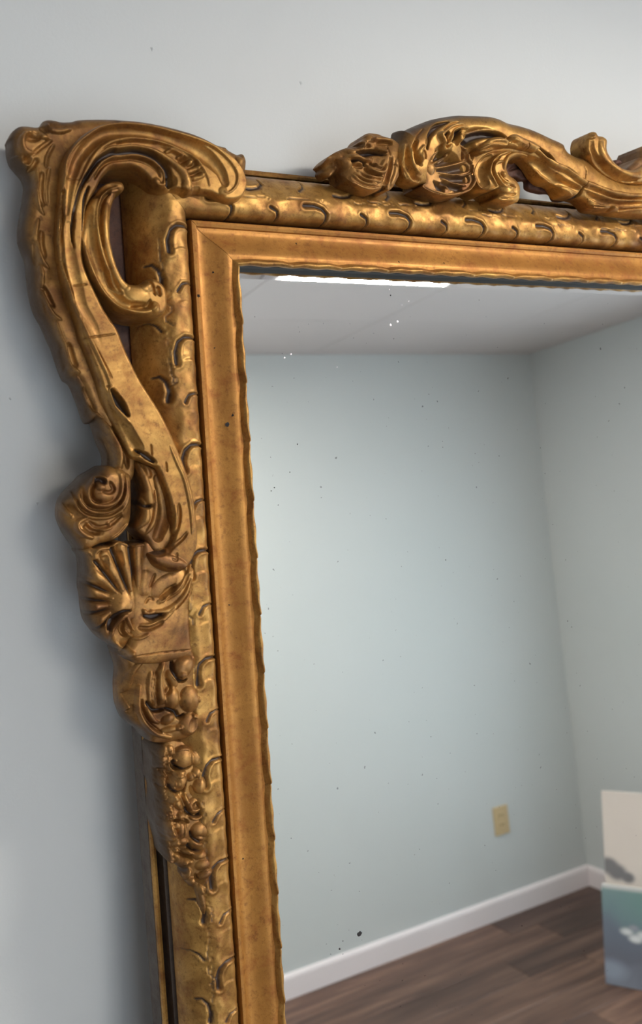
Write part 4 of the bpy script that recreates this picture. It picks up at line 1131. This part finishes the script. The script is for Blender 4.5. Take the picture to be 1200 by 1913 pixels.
# ---------------------------------------------------------------- crest on the top rail
crest_out = at(0.004, Y5(0, 305, 100, 283, 220, 225, 350, 170, 500, 120, 750, 78, 900, 80) + Y6(130, 14, 250, 22, 350, 52, 450, 97, 600, 132, 780, 192, 950, 272, 1120, 355)) + at(0.010, Y7(150, 370, 250, 430, 340, 458)) + Y7(480, 470) + [(1115, 318), (1150, 338), (1200, 345), (1262, 345), (1262, 402), (1225, 404)] \
    + Y7(1180, 1155, 900, 1125, 700, 1095, 560, 1072, 500, 1000, 430, 945, 300, 915, 200, 895) + Y6(1180, 835, 1050, 790, 960, 700, 895, 600, 800, 505, 700, 485) + [(945, 297), (915, 312), (895, 335), (880, 352), (845, 362), (802, 352)] + Y5(410, 955, 300, 952, 200, 905, 148, 830, 120, 720, 40, 690) + [(731, 300)]
crest = relief('crest_scroll', crest_out, [
    ('d', (836, 326), 52, 44, 0, -22),
    ('c', Y5(215, 440, 212, 580, 235, 730, 300, 850, 380, 900), [4, 6, 6, 5, 3], 4), ('b', Y5(255, 480, 262, 600, 300, 720, 350, 790, 400, 810), 4, 2.5), ('c', Y5(345, 370, 312, 480, 328, 620, 400, 690), [4, 6, 6, 4], 5), ('d', Y5(400, 590)[0], 7, 12, 15, 4), ('b', Y5(440, 440, 370, 520, 360, 580, 400, 640), 3, 2.5), ('g', Y5(440, 500, 460, 610), 2.4, 3),
    ('g', Y5(430, 220, 345, 320, 312, 420), 2, 1.5), ('b', Y5(170, 420, 155, 560, 175, 720, 230, 860, 310, 930), 3, 2), ('c', Y5(70, 420, 75, 560, 110, 700), 6, 2), ('g', Y5(760, 128, 620, 182, 545, 262, 500, 350, 480, 480), [2, 5, 5, 4, 2], [3, 6, 6, 5, 3]), ('b', Y5(720, 150, 590, 200, 510, 290, 470, 400, 480, 460), 2.5, 1.5),
    ('b', Y5(700, 270, 640, 310, 675, 380, 695, 450, 745, 490, 790, 445), [3, 5, 5, 5, 4], 5), ('g', Y5(745, 260, 730, 330, 745, 410), 3.4, 5), ('b', Y5(700, 270, 790, 190, 950, 152), 3, 2.5), ('b', Y5(770, 395, 812, 290, 880, 222, 1010, 210), 3.4, 3), ('g', Y5(700, 230, 800, 160, 900, 130), 2.4, 2), ('g', Y5(820, 370, 850, 300, 920, 235), [4, 7, 3], 7), ('d', Y5(870, 360)[0], 8, 12, 0, -6), ('d', Y5(920, 340)[0], 8, 10, 0, 3),
    ('d', Y5(690, 520)[0], 22, 14, -20, -9), ('d', Y5(760, 280)[0], 4, 4, 0, 3),
    ('b', Y6(0, 300, 60, 222, 180, 176, 300, 160, 430, 182, 570, 245), 3, 3.5), ('g', Y6(40, 330, 110, 255, 230, 205, 380, 200, 530, 260), [8, 12, 9, 6, 3], [8, 9, 8, 7, 4]), ('d', Y6(90, 420)[0], 20, 26, 0, -10), ('g', Y6(60, 140, 0, 160), 2, 1),
    ('b', Y6(850, 330, 1000, 460, 1150, 590) + Y7(250, 590, 400, 705, 490, 765, 560, 790, 750, 860, 1000, 908, 1190, 915) + [(1262, 367)], [4, 7, 7, 6, 5, 5], 4.5), ('g', Y6(890, 325, 960, 375, 1040, 445, 1155, 545), [1.5, 4, 6, 3], [4, 8, 9, 6]), ('b', Y6(880, 305, 1000, 380, 1120, 470, 1190, 555), 2.2, 1.5),
    ('g', Y7(130, 495, 290, 610, 430, 705), 1.8, 2), ('c', Y6(840, 470, 950, 560, 1080, 680, 1190, 760) + Y7(250, 750, 420, 840), [5, 9, 9, 8, 5], 4.5), ('b', Y6(800, 492, 900, 592, 970, 682, 1060, 745, 1130, 782), 2.8, 2.5), ('b', Y7(130, 620, 270, 720, 440, 812), 2.8, 2), ('d', Y7(112, 745)[0], 5, 5, 0, 4),
    ('b', Y7(180, 790, 260, 862, 400, 922), 2.6, 2.5), ('g', Y7(150, 760, 220, 860, 330, 915), 2.4, 3), ('b', Y7(120, 905, 180, 870, 260, 885, 390, 945), 3, 2.5), ('g', Y7(500, 580, 485, 720, 450, 820), 1.0, 2.2), ('g', Y7(455, 800, 425, 880, 395, 945), [2, 4, 5], 7),
    ('b', Y7(465, 822, 700, 920, 900, 970, 1190, 970) + [(1262, 376)], 2.8, 2.5), ('g', Y7(550, 740, 700, 812, 860, 858), 2.4, 1.8), ('g', Y7(500, 800, 740, 890, 960, 942, 1200, 945), 2.2, 2.5), ('c', Y7(500, 880, 700, 980, 900, 1010, 1190, 1010), 6, 3), ('b', Y7(515, 935, 580, 1010, 680, 1042, 765, 1045, 740, 1068, 560, 1040), 2.6, 2.5), ('g', Y7(560, 1022, 700, 1055), 1.6, 2),
    ('d', Y7(465, 950)[0], 5, 6, 30, 5), ('d', Y7(840, 1055)[0], 5, 5, 0, 4), ('g', Y7(800, 1030, 830, 1100), 4, 4), ('b', Y7(890, 1025, 950, 1055, 1060, 1050, 1200, 1045), 2.6, 2.5), ('b', Y7(905, 1112, 1050, 1088, 1200, 1080), 2.6, 2), ('g', Y7(900, 1080, 1050, 1068, 1200, 1062), 2, 2), ('g', Y7(485, 545, 495, 600), 1, 1)],
    0.024, [(780, 290, 0.034), (840, 250, 0.034), (930, 250, 0.034), (1020, 300, 0.034), (1120, 360, 0.034), (1250, 375, 0.036), (880, 320, 0.022), (700, 300, 0.030)], 0.006, 0.019, GILT, mirror, res=0.0006, seed=21)

crest_leaf_out = at(-0.01, Y4(25, 620, 30, 560)) + at(0.006, Y4(100, 450, 200, 350, 330, 285, 440, 255, 510, 268)) + at(0.012, Y4(530, 210, 580, 170, 610, 120, 660, 75, 780, 80, 860, 115)) + at(0.022, Y4(1000, 140, 1100, 240, 1080, 420, 1090, 600, 1060, 680, 1000, 790, 925, 835, 850, 800, 790, 835, 720, 840, 600, 795, 460, 705)) + at(0.014, Y4(380, 650)) + at(0.0, Y4(250, 600, 160, 650))
relief('crest_leaf', crest_leaf_out, [('b', Y4(470, 610, 560, 690, 680, 740, 800, 745), 3, 2.2), ('b', Y4(500, 590, 620, 670, 760, 710, 860, 700), 3, 2.5), ('b', Y4(540, 560, 640, 620, 780, 660, 880, 650), 3, 2.2), ('g', Y4(520, 620, 640, 700, 800, 730), 1.8, 2), ('g', Y4(560, 580, 680, 650, 850, 680), 1.8, 2), ('b', Y4(455, 640, 470, 700, 600, 780, 720, 810, 850, 780), 3, 2),
    ('g', Y4(640, 530, 720, 590, 860, 630), [3, 3.5, 2], 4), ('b', Y4(660, 500, 760, 570, 880, 580, 930, 480), 4, 3), ('b', Y4(760, 470, 850, 510, 900, 420), 3, 2.5), ('d', Y4(350, 480)[0], 12, 12, 0, 5), ('d', Y4(440, 300)[0], 11, 7, 20, 4), ('b', Y4(400, 370, 520, 390, 600, 430, 680, 430), [4, 5, 5, 4], 4), ('d', Y4(690, 420)[0], 8, 7, 0, 3),
    ('g', Y4(460, 440, 530, 420, 620, 460, 640, 500), 3, 5), ('b', Y4(480, 480, 540, 465, 610, 490), 2.6, 3), ('d', Y4(560, 500)[0], 11, 5, 0, -4), ('g', Y4(540, 310, 640, 330, 760, 320, 900, 345), [3, 6, 5, 3], 7), ('b', Y4(740, 170, 790, 150, 900, 160, 1000, 190), [4, 5, 5, 3], 4), ('g', Y4(800, 200, 900, 200, 1000, 210), 3, 3), ('b', Y4(770, 275, 850, 300, 940, 310), 4, 3), ('d', Y4(620, 200)[0], 9, 9, 0, 4), ('d', Y4(570, 250)[0], 7, 8, 0, 3), ('d', Y4(690, 130)[0], 12, 9, 0, 3), ('g', Y4(650, 230, 720, 230), 3, 3),
    ('g', Y4(930, 240, 980, 360), 1.2, 2.5), ('g', Y4(1020, 480, 1090, 610), 1.2, 2.5), ('c', Y4(990, 380, 960, 560, 900, 740), [4, 6, 7], 3.5), ('b', Y4(1050, 420, 1040, 600, 980, 760), 5, 2), ('g', Y4(870, 830, 900, 760), 3, 5), ('d', Y4(930, 820)[0], 6, 6, 0, 2), ('g', Y4(120, 480, 180, 570, 230, 640), 2.4, 3), ('b', Y4(120, 500, 125, 600), 3, 3), ('g', Y4(250, 420, 280, 560, 360, 560), 3, 3), ('g', Y4(700, 470, 780, 500), 2.4, 3), ('d', Y4(230, 380)[0], 12, 12, 0, 2)],
    0.014, [(610, 315, -0.002), (640, 300, 0.014), (660, 330, 0.020), (700, 340, 0.026), (690, 265, 0.020), (735, 300, 0.030), (725, 345, 0.028), (665, 300, 0.022)], -0.016, 0.012, GILT_WORN, crest, res=0.0006, seed=22, tone_at=0.008)

sh_out = Y5(500, 330, 560, 318, 640, 345, 680, 480, 780, 540, 815, 395, 880, 420, 930, 460, 990, 520, 1020, 600, 1060, 680, 1080, 760, 1065, 820, 1100, 880, 1090, 960, 1010, 1050, 900, 1085, 780, 1105, 650, 1088, 500, 1035, 415, 975, 468, 920, 470, 840, 440, 760, 480, 690, 500, 560, 488, 440)
rays = []
for q in ((530, 690, 700, 590), (545, 750, 740, 720, 985, 648), (600, 790, 780, 825, 950, 845, 1050, 800), (650, 880, 780, 920, 880, 965, 980, 975), (680, 975, 760, 1010, 830, 1045), (540, 560, 590, 520)):
    rays.append(('b', Y5(*q), 2.4, 2.4))
for q in ((580, 710, 800, 625, 925, 575), (610, 775, 800, 770, 985, 735), (650, 850, 820, 885, 1000, 885), (670, 935, 790, 985, 900, 1015), (570, 640, 680, 570), (570, 480, 590, 400), (570, 920, 670, 1020)):
    rays.append(('c', Y5(*q), [3.5, 9, 8], [2, 5, 4], 0.85))
relief('crest_shell', sh_out, rays + [('b', Y5(820, 400, 890, 450, 985, 530, 1005, 630, 1055, 690, 1065, 790, 1090, 890, 1060, 970, 1000, 1035, 880, 1072, 780, 1092, 650, 1075, 500, 1022, 425, 975), 3, 3), ('b', Y5(500, 450, 515, 350, 560, 330, 600, 345), 3, 2.5), ('g', Y5(610, 440, 650, 530, 710, 560), 5, 4), ('d', Y5(520, 740)[0], 10, 12, 0, 3), ('g', Y5(830, 410, 870, 470), 4, 3)],
    0.028, [(830, 330, 0.025), (800, 310, 0.027), (860, 340, 0.026)], -0.016, 0.004, GILT_WORN, crest, res=0.00055, seed=23)

curl_out = Y6(800, 470, 650, 430, 480, 400, 330, 440, 240, 530, 190, 650, 188, 770, 245, 880, 330, 925, 420, 905, 455, 960, 440, 1020, 560, 1060, 690, 1060, 715, 930, 700, 850, 640, 770, 570, 720, 550, 640, 575, 560, 640, 505, 740, 490, 800, 510)
relief('crest_curl', curl_out, [('b', Y6(330, 445, 240, 535, 192, 650, 192, 765), 3, 3), ('b', Y6(245, 870, 330, 915, 425, 890, 445, 850), 3.4, 3), ('c', Y6(420, 470, 310, 560, 270, 700, 320, 860), [6, 11, 12, 8], 5.5), ('b', Y6(620, 420, 460, 480, 375, 580, 352, 680, 400, 785, 445, 855), 3, 3), ('b', Y6(520, 545, 430, 570, 402, 640, 440, 740, 520, 830, 650, 885), 3.2, 3.2), ('g', Y6(500, 480, 410, 560, 378, 660, 425, 780, 470, 850), 2.4, 3),
    ('b', Y6(470, 690, 490, 750, 560, 810, 670, 840), 2.6, 2.4), ('g', Y6(440, 690, 480, 770, 570, 850, 690, 870), 2, 2.4), ('g', Y6(500, 700, 520, 760, 600, 800), 2, 2.4), ('d', Y6(530, 710)[0], 7, 6, 0, 4), ('b', Y6(700, 462, 600, 490, 545, 570, 540, 640), 5, 3), ('b', Y6(460, 985, 560, 1030, 670, 1028), 3, 2.4), ('d', Y6(600, 920)[0], 14, 10, 0, 2), ('g', Y6(480, 900, 580, 960, 690, 950), 2.4, 2)],
    0.026, [(900, 320, 0.032), (930, 300, 0.034), (945, 350, 0.036), (960, 375, 0.034)], -0.010, 0.009, GILT, crest, res=0.00055, seed=24)

tip_out = Y6(180, 425, 190, 395, 240, 345, 350, 265, 470, 250, 560, 285, 570, 250, 650, 212, 760, 262, 860, 308, 960, 390, 900, 440, 830, 420, 720, 400, 600, 385, 450, 400, 330, 430, 250, 460)
relief('crest_leaf_tip', tip_out, [('b', Y6(240, 400, 340, 340, 470, 330, 580, 360), 3.4, 3), ('b', Y6(290, 330, 400, 290, 520, 290, 590, 320), 4, 3), ('g', Y6(260, 370, 380, 320, 560, 335), 2, 2), ('g', Y6(300, 400, 420, 375, 560, 385), 2, 2), ('b', Y6(190, 420, 260, 430, 400, 400), 3, 2), ('g', Y6(570, 250, 595, 310, 600, 385), 1.4, 3), ('g', Y6(858, 310, 850, 370, 835, 420), 1.4, 2.4), ('b', Y6(620, 240, 720, 310, 830, 380), 5, 3), ('g', Y6(640, 300, 760, 370), 2, 2), ('b', Y6(600, 340, 700, 360, 820, 400), 4, 2)],
    0.032, 0.040, 0.02, 0.006, GILT, crest, res=0.00055, seed=25)

upper_out = Y7(560, 450, 520, 400, 495, 310, 490, 240, 505, 165, 540, 122, 590, 120, 625, 165, 690, 180, 735, 230, 733, 340, 760, 410, 820, 490, 900, 558, 1000, 590, 1100, 588, 1190, 550) + [(1232, 296), (1262, 290), (1262, 335), (1230, 342)] + Y7(1190, 752, 1100, 752, 950, 728, 800, 668, 680, 585, 610, 510)
relief('upper_curl', upper_out, [('b', Y7(580, 190, 535, 185, 515, 270, 540, 390, 620, 500, 720, 600, 850, 682, 1000, 732, 1160, 745), 4, 3.5), ('c', Y7(575, 220, 585, 330, 645, 455, 740, 565, 860, 645, 1000, 705, 1120, 720), [5, 6, 6, 5, 3], 4.5), ('b', Y7(680, 230, 680, 340, 735, 460, 835, 565, 960, 635, 1100, 655, 1200, 620), [7, 9, 9, 10], 3.5), ('d', Y7(590, 170)[0], 6, 5, 0, 2.5)],
    0.036, 0.042, 0.012, 0.007, GILT, crest, res=0.00055, seed=26)
relief('finial_base', [(1150, 335), (1167, 317), (1180, 306), (1192, 295), (1225, 290), (1262, 284), (1262, 340), (1200, 345)], [], 0.016, 0.022, -0.02, 0.008, GILT_DARK, crest, seed=27)
relief('peg', [(1140, 303), (1146, 300), (1153, 303), (1155, 309), (1148, 313), (1140, 312)], [], 0.012, 0.02, -0.01, 0.004, BOLE, crest, seed=28)
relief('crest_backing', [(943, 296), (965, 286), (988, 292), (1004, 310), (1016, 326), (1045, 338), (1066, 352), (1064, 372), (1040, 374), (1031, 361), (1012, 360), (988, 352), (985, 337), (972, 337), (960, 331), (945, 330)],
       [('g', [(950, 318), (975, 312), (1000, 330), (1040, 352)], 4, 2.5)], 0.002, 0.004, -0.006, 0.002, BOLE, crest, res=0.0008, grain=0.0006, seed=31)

# the right half of the frame repeats the left half in reverse
def reversed_copy(o, parent, top=True):
    c = o.copy()
    COL.objects.link(c)
    c.parent = parent
    if top:
        c.location = (US + UR, 0, 0)
        c.scale = (-1, 1, 1)
    for ch in list(o.children):
        reversed_copy(ch, c, False)
for o in (border, scroll, drop, crest):
    reversed_copy(o, mirror)
